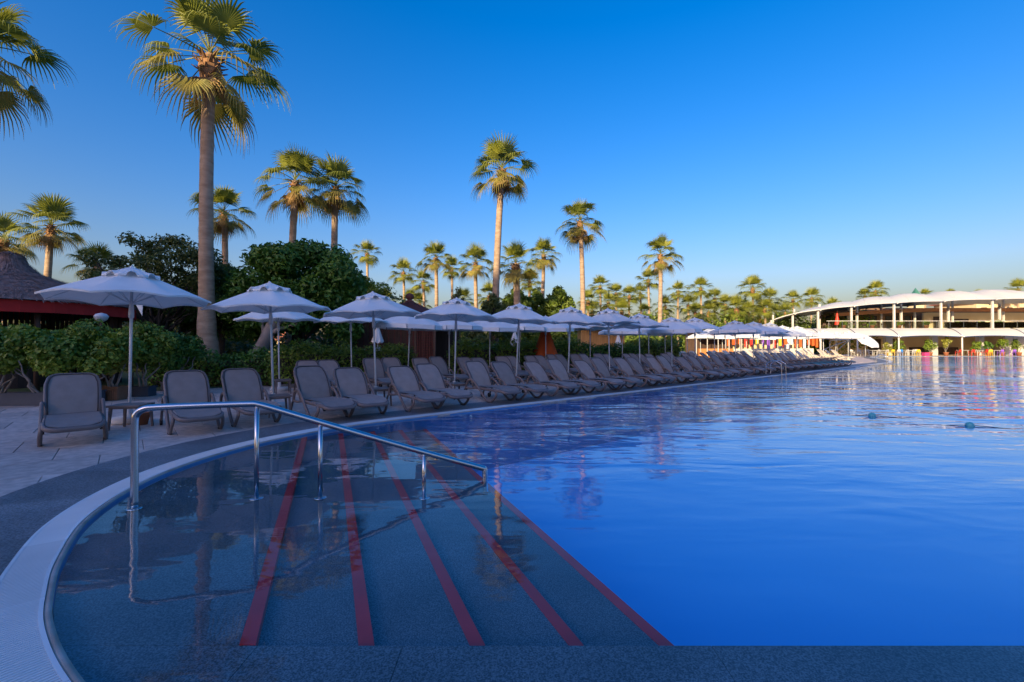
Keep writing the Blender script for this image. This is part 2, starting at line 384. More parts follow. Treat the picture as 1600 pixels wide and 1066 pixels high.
while k + 10 <= i1:
    near = min((edge[k]).length, edge[k + 10].length) < 7.5
    if near:
        # frame rails plus individual cross ribs
        m = MB()
        for d0, d1 in ((0.035, 0.055), (GW - 0.02, GW)):
            vs, fs = band(k, k + 10, d0, d1, -0.02, 0.006, 0.002); m.add(vs, fs)
        vs, fs = band(k, k + 10, 0.055, GW - 0.02, -0.02, -0.013, 0.002); m.add(vs, fs)
        nr = 44
        for r_ in range(nr):
            u = k + 10 * (r_ + 0.5) / nr; a = int(u); fr = u - a
            e = edge[a].lerp(edge[a + 1], fr); nn = enorm[a].lerp(enorm[a + 1], fr).normalized(); tt = Vector((nn.y, -nn.x))
            w = 0.0068
            q = [e + nn * 0.055 - tt * w, e + nn * 0.055 + tt * w, e + nn * (GW - 0.02) + tt * w, e + nn * (GW - 0.02) - tt * w]
            vs = [(p.x, p.y, -0.012) for p in q] + [(p.x, p.y, 0.005) for p in q]
            m.add(vs, [(4, 5, 6, 7), (0, 1, 5, 4), (1, 2, 6, 5), (2, 3, 7, 6), (3, 0, 4, 7)])
        m.build('grate_panel', M_grate, grate)
    else:
        vs, fs = band(k, k + 10, 0.035, GW, -0.02, 0.005, -0.003); mk('grate_panel', vs, fs, M_grate, grate)
    k += 10; n_ += 1
# thin raised lip between grate and water
vs, fs = band(i0, i1, 0.0, 0.032, -0.06, 0.002, 0); mk('overflow_lip', vs, fs, M_lip, grate, True)
k = i0
while k + 9 <= i1:
    vs, fs = band(k, k + 9, GW + 0.004, GW + 0.80, -0.03, 0.0045, -0.002)
    mk('stone', vs, fs, M_granite, border); k += 9

def clip(poly, n, c):      # keep n.p <= c
    out = []
    for a, b in zip(poly, poly[1:] + poly[:1]):
        da = n[0] * a[0] + n[1] * a[1] - c; db = n[0] * b[0] + n[1] * b[1] - c
        if da <= 0: out.append(a)
        if (da < 0 < db) or (db < 0 < da):
            t = da / (da - db); out.append((a[0] + (b[0] - a[0]) * t, a[1] + (b[1] - a[1]) * t))
    return out
def prism(name, poly, z0, z1, material, parent):
    n = len(poly); area = sum(a[0] * b[1] - b[0] * a[1] for a, b in zip(poly, poly[1:] + poly[:1]))
    if area < 0: poly = poly[::-1]
    v = [(x, y, z0) for x, y in poly] + [(x, y, z1) for x, y in poly]
    f = [(i, (i + 1) % n, n + (i + 1) % n, n + i) for i in range(n)]
    for a, b, c in tessellate_polygon([[Vector((x, y, 0)) for x, y in poly]]):
        nz = (poly[b][0] - poly[a][0]) * (poly[c][1] - poly[a][1]) - (poly[b][1] - poly[a][1]) * (poly[c][0] - poly[a][0])
        f.append((n + a, n + b, n + c) if nz > 0 else (n + a, n + c, n + b))
    return mk(name, v, f, material, parent)
deck = empty('deck'); tag(deck, kind='structure')
SL = 0.9
cand = []
slab_me = {}
def slab_mesh(kind):
    if kind in slab_me: return slab_me[kind]
    s = SL / 2 - 0.004; e = 0.006; m = MB()
    vs = [(-s, -s, -0.03), (s, -s, -0.03), (s, s, -0.03), (-s, s, -0.03), (-s, -s, -e), (s, -s, -e), (s, s, -e), (-s, s, -e),
          (-s + e, -s + e, 0), (s - e, -s + e, 0), (s - e, s - e, 0), (-s + e, s - e, 0)]
    m.add(vs, [(0, 1, 5, 4), (1, 2, 6, 5), (2, 3, 7, 6), (3, 0, 4, 7), (4, 5, 9, 8), (5, 6, 10, 9), (6, 7, 11, 10), (7, 4, 8, 11), (8, 9, 10, 11)])
    slab_me[kind] = mesh_of('slab', m.v, m.f, M_slab); return slab_me[kind]
epts = np.array([(p.x, p.y) for p in edge[::5]]); enr = np.array([(n.x, n.y) for n in enorm[::5]])
for a in range(-34, 75):
    for b in range(-6, 13):
        q = LP(a * SL + (0.45 if b % 2 else 0), b * SL + 0.4)
        if q[1] < 0.2: continue
        dd = epts - np.array(q); j = int(np.argmin((dd ** 2).sum(1)))
        sd = float(((np.array(q) - epts[j]) * enr[j]).sum())
        if sd < -0.1: continue
        if abs(q[0]) > 1.25 * q[1] + 1.5: continue
        cand.append((math.hypot(*q), q, sd, j))
cand.sort()
ang = math.atan2(T.y, T.x)
ca_, sa_ = math.cos(ang), math.sin(ang)
def cut_slab(q, j):        # slab trimmed to the curve, its cut edge tucked under the border stones
    h = SL / 2 - 0.004
    poly = [(q[0] + x * ca_ - y * sa_, q[1] + x * sa_ + y * ca_) for x, y in ((-h, -h), (h, -h), (h, h), (-h, h))]
    n = enr[j]; return clip(poly, (-n[0], -n[1]), -(float((epts[j] * n).sum()) + 0.62))
far_cut = []
for d_, q, sd, j in cand[:300]:
    if sd < 1.3:
        p = cut_slab(q, j)
        if len(p) > 2: prism('slab', p, -0.03, rnd.uniform(-0.0022, 0.0008), M_slab, deck)
        continue
    o = link('slab', slab_mesh(0), deck); o.location = (q[0], q[1], rnd.uniform(-0.0022, 0.0008)); o.rotation_euler = (0, 0, ang + rnd.choice((0, math.pi / 2, math.pi)))
m = MB(); s = SL / 2 - 0.004
for d_, q, sd, j in cand[300:]:
    if sd < 1.3: continue
    m.box((q[0], q[1], -0.015), (SL - 0.008, SL - 0.008, 0.03), ang)
# slabs of the terrace beyond the pool's end, laid as larger bays
for a in range(0, 34):
    for b in range(0, 20):
        q = (31 + a * 1.8, 39 + b * 1.8 + 0.9)
        dd = epts - np.array(q); j = int(np.argmin((dd ** 2).sum(1))); sd = float(((np.array(q) - epts[j]) * enr[j]).sum())
        if sd > 1.4 and q[0] < 1.25 * q[1] + 4 and (q[1] - 10.74 - q[0] / 1.174) * 0.761 < 9.8 or (sd > 1.4 and q[0] > 38 and q[1] < 80): m.box((q[0], q[1], -0.016), (1.79, 1.79, 0.03))
fs_ = m.build('slab_field', M_slab, deck); fs_['kind'] = 'stuff'

# lawn behind the terrace hedge
lawn_poly = [LP(-14, 9.9), LP(34, 9.9), LP(48, 22), LP(70, 60), (60, 400), (-400, 400), (-400, 30), (-60, 9), (-22, 15)]
lawn = poly_sheet('lawn', lawn_poly, [], 0.012, M_lawn); tag(lawn, kind='structure')

# submerged ledge and the five entry steps
SD = Vector((-0.4, 1.0)).normalized(); SN = Vector((SD.y, -SD.x))     # along the nosings / down the steps
steps = empty('pool_steps'); tag(steps, kind='structure')
LEDGE_Y = 2.30
inner = [off(i, -0.003) for i in range(0, len(edge), 3)]
# front ledge, cut into slabs
zl = -0.062
for xa, xb in ((-6, -1.28), (-1.276, -0.55), (-0.546, 1.0), (1.004, 2.6), (2.604, 4.2), (4.204, 6), (6.004, 9), (9.004, 14), (14.004, 30)):
    p = clip(clip(clip(inner, (0, 1), LEDGE_Y), (-1, 0), -xa), (1, 0), xb)
    if len(p) > 2: prism('ledge_slab', p, -1.36, zl, M_granite_wet, steps)
# nosing positions along +X at the ledge line
ns = [-1.294, -0.688, -0.086, 0.485, 1.04]
zs = [zl, -0.115, -0.165, -0.215, -0.265]
corner = [p for p in inner if p[0] < 6 and p[1] < 14]
prev = None
for i in range(5):
    c_hi = SN.x * ns[i] + SN.y * LEDGE_Y
    base = clip(inner, (0, -1), -(LEDGE_Y + 0.003))
    p = clip(base, (SN.x, SN.y), c_hi)
    if i: p = clip(p, (-SN.x, -SN.y), -(prev + 0.0))
    p = [q for q in p]
    p = clip(p, (1, 0), 30)
    # two slabs per tread with a joint
    jy = (4.3, 5.2, 4.7, 5.6, 5.0)[i]
    for lo, hi in ((-5, jy), (jy + 0.004, 30)):
        q = clip(clip(p, (0, 1), hi), (0, -1), -lo)
        if len(q) > 2: prism('tread', q, -1.36, zs[i], M_granite_wet, steps)
    # red nosing strip let into the edge, a few millimetres proud
    q = clip(clip(base, (SN.x, SN.y), c_hi + 0.004), (-SN.x, -SN.y), -(c_hi - 0.072))
    q = clip(q, (1, 0), 30)
    prism('nosing_strip', q, zs[i] - 0.05, zs[i] + 0.004, M_red, steps)
    prev = c_hi

# ------------------------------------------------------------------ handrail into the pool
rail = empty('pool_handrail', (-3.45, 4.20, 0)); tag(rail, 'stainless steel handrail descending over the entry steps into the pool', 'handrail')
def rl(X, z): return (X + 3.45, 0.3 * (X + 3.45), z)
m = MB(); path = [rl(-3.47, -0.06), rl(-3.47, 0.45), rl(-3.47, 0.74), rl(-3.455, 0.815), rl(-3.40, 0.858), rl(-3.30, 0.868), rl(-2.9, 0.872), rl(-2.53, 0.872),
                  rl(-2.40, 0.83), rl(-1.955, 0.66), rl(-0.955, 0.285), rl(-0.36, 0.072), rl(-0.315, 0.05), rl(-0.305, 0.015), rl(-0.30, -0.24)]
m.sweep(smooth_path(path[:8], 5)[:-1] + smooth_path(path[7:], 5), 0.031, n=14); m.build('rail', M_steel, rail, True)
for X, zt, zb in ((-2.51, 0.85, -0.07), (-1.955, 0.645, -0.12), (-0.955, 0.27, -0.22)):
    m = MB(); m.sweep([rl(X, zb), rl(X, zt)], 0.022, n=12); m.build('post', M_steel, rail, True)
for X, zb in ((-3.47, -0.06), (-2.51, -0.062), (-1.955, -0.113), (-0.955, -0.213)):
    m = MB(); m.lathe([(0.065, 0), (0.067, 0.008), (0.058, 0.014), (0.033, 0.017)], 16, rl(X, zb)); m.build('flange', M_steel, rail, True)

# ------------------------------------------------------------------ pool ladders
def ladder(px, label):
    t = t_of(px, 0); q = LP(t, 0); o = empty('pool_ladder', (q[0], q[1], 0), math.atan2(-NN.y, -NN.x))
    tag(o, label, 'pool ladder', 'ladders on the long pool side')
    for s in (-0.27, 0.27):
        m = MB(); m.sweep(smooth_path([(-0.45, s, 0.0), (-0.44, s, 0.45), (-0.33, s, 0.63), (-0.1, s, 0.70), (0.14, s, 0.6), (0.22, s, 0.40), (0.24, s, -0.9)], 5), 0.022, n=10)
        m.build('rail', M_steel, o, True)
    for z in (-0.25, -0.5, -0.75):
        m = MB(); m.box((0.24, 0, z), (0.08, 0.53, 0.03)); m.build('tread', M_steel, o)
ladder(1216, 'steel pool ladder with arched rails beside the long lounger row')
ladder(1380, 'far steel pool ladder near the sunlit deck corner')

# ------------------------------------------------------------------ floats on a line
for n_, (px, py, lab) in enumerate(((1362, 648, 'small aqua float on a rope, the one farther out in the pool'), (1514, 663, 'small aqua float on a rope, the one closer to the steps'))):
    d = CAM_H * F / (py - 539); o = empty('pool_float', (X_(px, d), d, -0.03)); tag(o, lab, 'float', 'lane floats on the water')
    m = MB(); m.lathe([(0.012, -0.06), (0.04, -0.052), (0.063, -0.024), (0.068, 0.008), (0.058, 0.045), (0.036, 0.064), (0.012, 0.07)], 16); m.build('ball', M_aqua, o, True)
    m = MB(); m.sweep(smooth_path([(-0.42, 0.10, -0.01), (-0.2, 0.05, 0.006), (0, 0, 0.012), (0.22, -0.12, 0.006), (0.5, -0.32, -0.01)], 4), 0.006, n=6); m.build('rope', M_rubber, o, True)

# ------------------------------------------------------------------ sun loungers
def lounger_proto(name, frame, sling, pip, flat=False, back=50):
    o = empty(name, (0, 0, -50))
    bl = 0.80; ba = R(back) if not flat else R(4)
    # seat frame: rounded outline at z=.33, dipping at the foot end
    def ring(x0, x1, w, zf, rr=0.14, k=5):
        pts = []
        for cx, cy, a0 in ((x1 - rr, w - rr, 90), (x1 - rr, -w + rr, 0), (x0 + 0.02, -w + 0.02, -90), (x0 + 0.02, w - 0.02, 180)):
            r_ = rr if cx > 0 else 0.02
            for j in range(k):
                a = R(a0 - 90 * j / (k - 1)); pts.append((cx + r_ * math.cos(a), cy + r_ * math.sin(a)))
        return [(x, y, zf(x)) for x, y in pts]
    zf = lambda x: 0.335 + 0.02 * math.sin((x + 0.2) * 2.2) - max(0, x - 0.72) * 0.28
    rg = ring(-0.22, 1.0, 0.31, zf)
    m = MB(); m.sweep(rg, 0.026, 0.036, n=8, closed=True); m.build('seat_frame', frame, o, True)
    def sheet(L0, L1, w, rr, zfun, nx=14, ny=6, sag=0.02, thick=0.012, both=False):
        vs = []; fs = []
        for lay in (0, 1):
            for i in range(nx + 1):
                u = i / nx; x = L0 + (L1 - L0) * u; hw = w
                e = L1 - x
                if e < rr: hw = w - rr + math.sqrt(max(0, rr * rr - (rr - e) ** 2))
                if both:
                    e0 = x - L0
                    if e0 < 0.06: hw = min(hw, w - 0.06 + math.sqrt(max(0, 0.06 ** 2 - (0.06 - e0) ** 2)))
                for j in range(ny + 1):
                    v_ = -1 + 2 * j / ny; z = zfun(x) - sag * (1 - v_ * v_) * math.sin(math.pi * min(1, max(0.08, u))) - lay * thick
                    vs.append((x, v_ * hw, z))
        W = ny + 1; N1 = (nx + 1) * W
        for i in range(nx):
            for j in range(ny):
                a = i * W + j; fs.append((a, a + W, a + W + 1, a + 1)); fs.append((N1 + a, N1 + a + 1, N1 + a + W + 1, N1 + a + W))
        return vs, fs
    vs, fs = sheet(-0.20, 0.985, 0.295, 0.14, lambda x: zf(x) + 0.030); mk('seat_sling', vs, fs, sling, o, True)
    m = MB(); m.sweep([(x * 0.985 + 0.004, y * 0.965, z + 0.033) for x, y, z in rg[:10]], 0.006, n=5); m.build('seat_piping', pip, o, True)
    # backrest, built flat then raised about the hinge
    hinge = Vector((-0.20, 0, 0.36)); ca, sa = math.cos(ba), math.sin(ba)
    def raise_(p):
        x, y, z = p; bow = 0.05 * math.sin(min(1.0, x / bl) * math.pi)          # slight lumbar curve
        z = z + bow - 0.03
        return (hinge.x - x * ca + z * sa, y, hinge.z + x * sa + z * ca)
    pts = []
    for cx, cy, a0 in ((bl - 0.13, 0.30 - 0.13, 90), (bl - 0.13, -0.30 + 0.13, 0)):
        for j in range(6):
            a = R(a0 - 90 * j / 5); pts.append((cx + 0.13 * math.cos(a), cy + 0.13 * math.sin(a), 0))
    side = [(x, 0.31 + 0.012 * math.sin(x / bl * 3), 0) for x in (0.0, 0.15, 0.3, 0.45, 0.58)]
    outl = side + pts + [(x, -y, z) for x, y, z in reversed(side)]
    m = MB(); m.sweep([raise_(p) for p in outl], 0.024, 0.030, n=8); m.build('backrest_frame', frame, o, True)
    vs, fs = sheet(0.0, bl - 0.005, 0.292, 0.125, lambda x: 0.018, sag=-0.012); mk('backrest_sling', [raise_(p) for p in vs], fs, sling, o, True)
    m = MB(); m.sweep([raise_((x * 0.975, y * 0.925, 0.03)) for x, y, z in outl], 0.0065, n=5); m.build('backrest_piping', pip, o, True)
    # side frames: arm arch, diagonal down to the front foot, loop back up to the seat rail
    for s in (-1, 1):
        y = 0.352 * s
        pth = [(-0.50, y * 1.0, 0.30), (-0.47, y, 0.43), (-0.38, y, 0.515), (-0.25, y, 0.535), (-0.10, y, 0.46), (0.06, y, 0.32), (0.22, y, 0.17), (0.36, y, 0.06),
               (0.46, y, 0.022), (0.56, y, 0.04), (0.66, y, 0.12), (0.73, y * 0.97, 0.21), (0.70, y * 0.94, 0.285), (0.58, y * 0.92, 0.325)]
        m = MB(); m.sweep(smooth_path(pth, 4), 0.026, 0.031, n=8); m.build('side_frame', frame, o, True)
        rl_ = [(-0.15, y * 0.92, 0.33), (-0.32, y * 0.95, 0.30), (-0.50, y, 0.30), (-0.60, y, 0.20), (-0.66, y, 0.07), (-0.66, y, 0.02)]
        m = MB(); m.sweep(smooth_path(rl_, 4), 0.022, 0.026, n=8); m.build('rear_leg', frame, o, True)
        m = MB(); m.sweep([(-0.68, y - 0.02 * s, 0.06), (-0.68, y + 0.02 * s, 0.06)], 0.058, n=14); m.build('wheel', M_rubber, o, True)
        m = MB(); m.box((0.46, y, 0.012), (0.11, 0.05, 0.024)); m.build('foot_pad', M_rubber, o)
    if not flat:
        for s in (-0.2, 0.2): m = MB(); m.sweep([(-0.30, s, 0.33), (-0.47, s, 0.60)], 0.012, n=6); m.build('back_prop', frame, o)
    return o
LGS = [lounger_proto('sun_lounger', M_taupe, M_sling, M_piping, back=b_) for b_ in (50, 46, 54)]; LG = LGS[0]
rl2 = random.Random(12)
def any_lounger(): return rl2.choice((LGS[0], LGS[0], LGS[1], LGS[2]))
LGC = lounger_proto('sun_lounger', M_cream_res, M_cream_res, M_cream_res)
LGF = lounger_proto('sun_lounger', M_taupe, M_teal, M_piping, True)
used = set()
def put(proto, loc, rz, label, cat, group):
    if proto.name in used: o = copy_tree(proto)
    else: used.add(proto.name); o = proto
    o.location = loc; o.rotation_euler = (0, 0, rz); tag(o, label, cat, group); return o
FOOT = math.atan2(-0.761, 0.648)
gL = 'sun loungers set out along the pool'
for x, y, a, lab in ((-6.85, 7.12, -45.5, 'taupe sun lounger standing alone on the paving, facing the entry steps, nearest the thatched hut'),
                     (-5.62, 7.98, -47, 'taupe sun lounger behind the handrail, between the first side table and its twin'),
                     (-5.02, 8.68, -46, 'taupe sun lounger behind the bend of the handrail, touching the second side table')):
    put(LG, (x, y, 0), R(a), lab, 'sun lounger', gL)
front = [483, 540, 622, 667, 738, 776, 829, 859, 901, 926, 964, 985, 1013, 1028, 1060, 1076, 1093, 1112, 1139, 1153, 1167, 1181, 1193, 1206, 1218, 1229]
for n_, px in enumerate(front):
    t = t_of(px, 2.07) ; q = LP(t + rnd.uniform(-.03, .03), 1.34 + rnd.uniform(-.09, .09))
    put(any_lounger(), (q[0], q[1], 0), FOOT + R(rnd.uniform(-5.5, 5.5)), f'taupe sun lounger in the poolside row, {ORD[n_]} past the handrail', 'sun lounger', gL)
rear = [473, 512, 577, 607, 654, 682, 722, 744, 779, 798, 823, 838, 862, 876, 895, 909, 929, 942, 976, 985, 1000, 1010, 1036, 1046, 1066, 1075, 1098, 1106, 1120, 1127]
for n_, px in enumerate(rear):
    t = t_of(px, 6.7); q = LP(t + rnd.uniform(-.04, .04), 6.0 + rnd.uniform(-.15, .15))
    put(any_lounger(), (q[0], q[1], 0), FOOT + R(rnd.uniform(-8, 8)), f'taupe sun lounger in the back row by the hedge, {ORD[n_]} from the leaning tree', 'sun lounger', gL)
for n_ in range(7):
    t = t_of(1242 + n_ * 9.5, 1.6); q = LP(t, 1.25)
    put(LGF, (q[0], q[1], 0), FOOT + R(rnd.uniform(-5, 5)), f'flat folded lounger with teal sling by the far deck corner, {ORD[n_]} along', 'sun lounger', 'flat teal loungers')
n_ = 0
for p, lst in ((9.0, (1060, 1071, 1082, 1105, 1118, 1131)), (5.4, (1142, 1152, 1163, 1174, 1186, 1197, 1209, 1219)), (7.6, (1150, 1160, 1172, 1184, 1196, 1207, 1219, 1230)),
               (4.3, (1232, 1243, 1255, 1266, 1277, 1288, 1299)), (6.8, (1243, 1254, 1264, 1276, 1288, 1299))):
    for px in lst:
        t = t_of(px, p + .7); q = LP(t, p + rnd.uniform(-.2, .2))
        put(LGC if p != 5.4 or px > 1180 else LG, (q[0], q[1], 0), FOOT + R(rnd.uniform(-8, 8)), ('cream' if p != 5.4 or px > 1180 else 'taupe') + f' sun lounger on the far terrace before the kiosks, {ORD[n_]} counted from the hedge', 'sun lounger', 'far terrace loungers'); n_ += 1

# ------------------------------------------------------------------ parasols
def canopy_mesh(Rr, rise, valance, seed, canvas, ns_=8):
    """main canopy: panels sag between ribs, hem scalloped; optional hanging valance with slits"""
    m = MB(); NA = ns_ * 6; NR = 8; rim0 = 0.10
    vs = []; fs = []
    def rad(a, r):                          # polygon plan with straight hems between rib tips
        k = 2 * math.pi / ns_; u = ((a % k) - k / 2); return r * math.cos(k / 2) / math.cos(u) * (1.0 if True else 1)
    def z_(a, r):
        k = 2 * math.pi / ns_; u = (a % k) / k; mid = math.sin(math.pi * u)
        f_ = r / Rr; z = rise * (1 - f_ ** 1.12)
        z -= 0.035 * mid * math.sin(math.pi * min(1, f_))        # cloth hangs between the ribs
        if not valance: z += 0.055 * mid * max(0, (f_ - 0.7) / 0.3) ** 2   # hem cut in a shallow arch
        return z
    for i in range(NR + 1):
        r = rim0 + (Rr - rim0) * i / NR
        for j in range(NA):
            a = 2 * math.pi * j / NA; q = rad(a, r); vs.append((q * math.cos(a), q * math.sin(a), z_(a, r)))
    for i in range(NR):
        for j in range(NA): fs.append((i * NA + j, (i + 1) * NA + j, (i + 1) * NA + (j + 1) % NA, i * NA + (j + 1) % NA))
    m.add(vs, fs)
    # doubled hem gives the cloth an edge
    vs = []; fs = []
    for j in range(NA):
        a = 2 * math.pi * j / NA; q = rad(a, Rr); z = z_(a, Rr)
        vs += [(q * math.cos(a), q * math.sin(a), z), ((q - 0.004) * math.cos(a), (q - 0.004) * math.sin(a), z - 0.03)]
    for j in range(NA): b = (j + 1) % NA; fs.append((2 * j, 2 * j + 1, 2 * b + 1, 2 * b))
    m.add(vs, fs)
    if valance:
        k = 2 * math.pi / ns_
        for s in range(ns_):
            vs = []; fs = []; n = 6; a0 = s * k + 0.012; a1 = (s + 1) * k - 0.012
            for j in range(n + 1):
                a = a0 + (a1 - a0) * j / n; q = rad(a, Rr) + 0.003
                vs += [(q * math.cos(a), q * math.sin(a), z_(a, Rr)), ((q + .02) * math.cos(a), (q + .02) * math.sin(a), z_(a, Rr) - 0.17 + 0.015 * math.sin(math.pi * j / n))]
            for j in range(n): fs.append((2 * j, 2 * j + 1, 2 * j + 3, 2 * j + 2))
            m.add(vs, fs)
    # vent cap whose rim lifts in eight small arches
    cap = MB(); vs = []; fs = []; CR = Rr * 0.34; NC = ns_ * 12; NRc = 5
    for i in range(NRc + 1):
        r = 0.02 + (CR - 0.02) * i / NRc
        for j in range(NC):
            a = 2 * math.pi * j / NC; kk = 2 * math.pi / ns_; u = (a % kk) / kk
            arch = max(0.0, 1 - ((u - 0.5) / 0.21) ** 2) ** 0.5 if abs(u - 0.5) < 0.21 else 0.0
            f_ = i / NRc; base = rise * (1 - (r / Rr) ** 1.12) + 0.03 * (1 - f_) + 0.035
            z = base + 0.062 * arch * f_ ** 3; q = rad(a, r) * (1 + 0.02 * f_)
            vs.append((q * math.cos(a), q * math.sin(a), z))
    for i in range(NRc):
        for j in range(NC): fs.append((i * NC + j, (i + 1) * NC + j, (i + 1) * NC + (j + 1) % NC, i * NC + (j + 1) % NC))
    cap.add(vs, fs)
    # short hem under the cap, open below each arch
    hv = []; hf = []; last = NRc * NC
    for j in range(NC):
        x, y, z = vs[last + j]; a = 2 * math.pi * j / NC; kk = 2 * math.pi / ns_; u = (a % kk) / kk
        hv += [(x, y, z), (x * 0.995, y * 0.995, z - (0.032 if abs(u - 0.5) >= 0.21 else 0.008))]
    for j in range(NC): b = (j + 1) % NC; hf.append((2 * j, 2 * j + 1, 2 * b + 1, 2 * b))
    cap.add(hv, hf)
    return m, cap
def parasol_proto(valance, Rr=1.31, H=2.83, rise=0.56, base=True):
    o = empty('parasol', (0, 0, -50)); zr = H - rise
    mm, cap = canopy_mesh(Rr, rise, valance, 0, M_canvas)
    cn = mm.build('canopy', M_canvas, o, True); cn.location = (0, 0, zr)
    cp = cap.build('vent_cap', M_canvas, cn, True)
    m = MB(); m.lathe([(0.024, 0.05), (0.024, H - 0.06)], 12); m.build('pole', M_pole, o, True)
    m = MB(); m.lathe([(0.026, 0), (0.045, 0.02), (0.045, 0.10), (0.030, 0.30), (0.026, 0.34)], 12, (0, 0, zr - 0.34)); m.build('hub', M_pole, o, True)
    m = MB(); m.lathe([(0.012, 0), (0.03, 0.02), (0.03, 0.04), (0.01, 0.06)], 8, (0, 0, H + 0.03)); m.build('finial', M_pole, o, True)
    for k in range(8):
        a = 2 * math.pi * k / 8; ca, sa = math.cos(a), math.sin(a)
        rib = MB(); rib.sweep([(0.05 * ca, 0.05 * sa, H - 0.09), (Rr * 0.55 * ca, Rr * 0.55 * sa, zr + rise * (1 - 0.55 ** 1.12) - 0.018), (Rr * 0.975 * ca, Rr * 0.975 * sa, zr - 0.004)], 0.008, n=5)
        r_ = rib.build('rib', M_pole, o)
        st = MB(); st.sweep([(0.04 * ca, 0.04 * sa, zr - 0.05), (Rr * 0.5 * ca, Rr * 0.5 * sa, zr + rise * (1 - 0.5 ** 1.12) - 0.03)], 0.007, n=5); st.build('strut', M_pole, r_)
    m = MB(); m.lathe([(0.27, 0), (0.28, 0.02), (0.28, 0.09), (0.25, 0.115), (0.05, 0.13), (0.045, 0.35)], 20); m.build('base', M_concrete, o, True)
    return o
PA = parasol_proto(False); PBv = parasol_proto(True, 1.35, 2.75, 0.52)
def parasol(proto, x, y, label, group, tilt=0.0, s=1.0):
    o = put(proto, (x, y, 0), rnd.uniform(0, 6.28), label, 'parasol', group)
    hz = rnd.uniform(0.975, 1.02); o.scale = (s, s, s * hz); o.rotation_euler = (R(rnd.uniform(-2.2, 2.2)), R(rnd.uniform(-2.2, 2.2)), o.rotation_euler[2]); return o
gP = 'white parasols along the pool'
def table(x, y, rz, label):
    global TB
    if TB is None:
        TB = empty('side_table', (0, 0, -50)); m = MB()
        m.box((0, 0, 0.405), (0.50, 0.44, 0.03)); m.build('table_top', M_taupe, TB)
        m = MB(); m.box((0, 0, 0.375), (0.45, 0.39, 0.03)); m.build('apron', M_taupe, TB)
        for sx in (-1, 1):
            for sy in (-1, 1):
                m = MB(); m.sweep([(0.205 * sx, 0.175 * sy, 0.36), (0.225 * sx, 0.195 * sy, 0.0)], [0.028, 0.02], n=4); m.build('leg', M_taupe, TB)
    return put(TB, (x, y, 0), rz, label, 'side table', 'side tables between the loungers')
TB = None
fr_par = [(203, None), (428, 3.2), (588, 3.4), (710, 3.4), (806, 3.4), (887, 3.4), (953, 3.4), (1000, 3.4), (1050, 3.4), (1087, 3.4), (1150, 3.4), (1177, 3.4), (1200, 3.4), (1222, 3.4), (1243, 3.4)]
for n_, (px, p) in enumerate(fr_par):
    if p is None: x, y = X_(203, 8.5), 8.5
    else: x, y = LP(t_of(px, p), p)
    val = n_ in (8, 10, 11, 13, 14)
    parasol(PBv if val else PA, x, y, ('white parasol with flat hanging valance, ' if val else 'white vented parasol with arched hem, ') + f'{ORD[n_]} of the poolside row from the thatched hut', gP)
    if n_ == 0: table(-6.62, 7.92, R(8), 'taupe side table beside the lounger standing alone')
    else:
        q = LP(t_of(px + (6 if n_ < 3 else 4), 2.15), 2.15)
        if n_ == 1: q = (-4.80, 9.35)
        table(q[0], q[1], FOOT + R(rnd.uniform(-8, 8)), f'taupe side table under the {ORD[n_]} poolside parasol from the thatched hut')
rr_par = [437, 550, 637, 702, 765, 811, 853, 890, 922, 972, 1014, 1040, 1074, 1117, 1133]
for n_, px in enumerate(rr_par):
    x, y = LP(t_of(px, 7.5), 7.5); val = n_ in (2, 3, 4, 5, 6, 9, 11)
    parasol(PBv if val else PA, x, y, ('white parasol with hanging valance flaps, ' if val else 'white vented parasol, ') + f'{ORD[n_]} of the back row along the hedge', gP, s=1.0 if n_ > 1 else 0.97)
    if n_ % 2 == 0:
        q = LP(t_of(px + 5, 6.6), 6.6); table(q[0], q[1], FOOT + R(rnd.uniform(-8, 8)), f'taupe side table under the {ORD[n_]} back-row parasol by the hedge')
n_ = 0
for px, d in ((1095, 43), (1128, 46), (1166, 45), (1190, 50), (1215, 44), (1238, 49), (1262, 43), (1287, 41), (1305, 46), (1325, 44)):
    parasol(PBv, X_(px, d), d, f'sunlit white parasol on the far terrace, {ORD[n_]} from the hedge end', 'sunlit far parasols'); n_ += 1

# terracotta ash pots by the pole bases
for n_, (x, y, lab) in enumerate(((X_(222, 8.3), 8.3, 'terracotta pot on the paving under the first side table'), (X_(486, 12.6), 12.6, 'terracotta pot on the paving behind the second side table'))):
    o = empty('clay_pot', (x, y, 0)); tag(o, lab, 'pot', 'terracotta pots on the paving')
    m = MB(); m.lathe([(0.09, 0), (0.13, 0.17), (0.145, 0.175), (0.145, 0.215), (0.12, 0.215), (0.11, 0.15)], 16); m.build('body', M_terra, o, True)
    m = MB(); m.lathe([(0.02, 0.19), (0.118, 0.19)], 14, cap=True); m.build('sand_fill', M_soil, o)

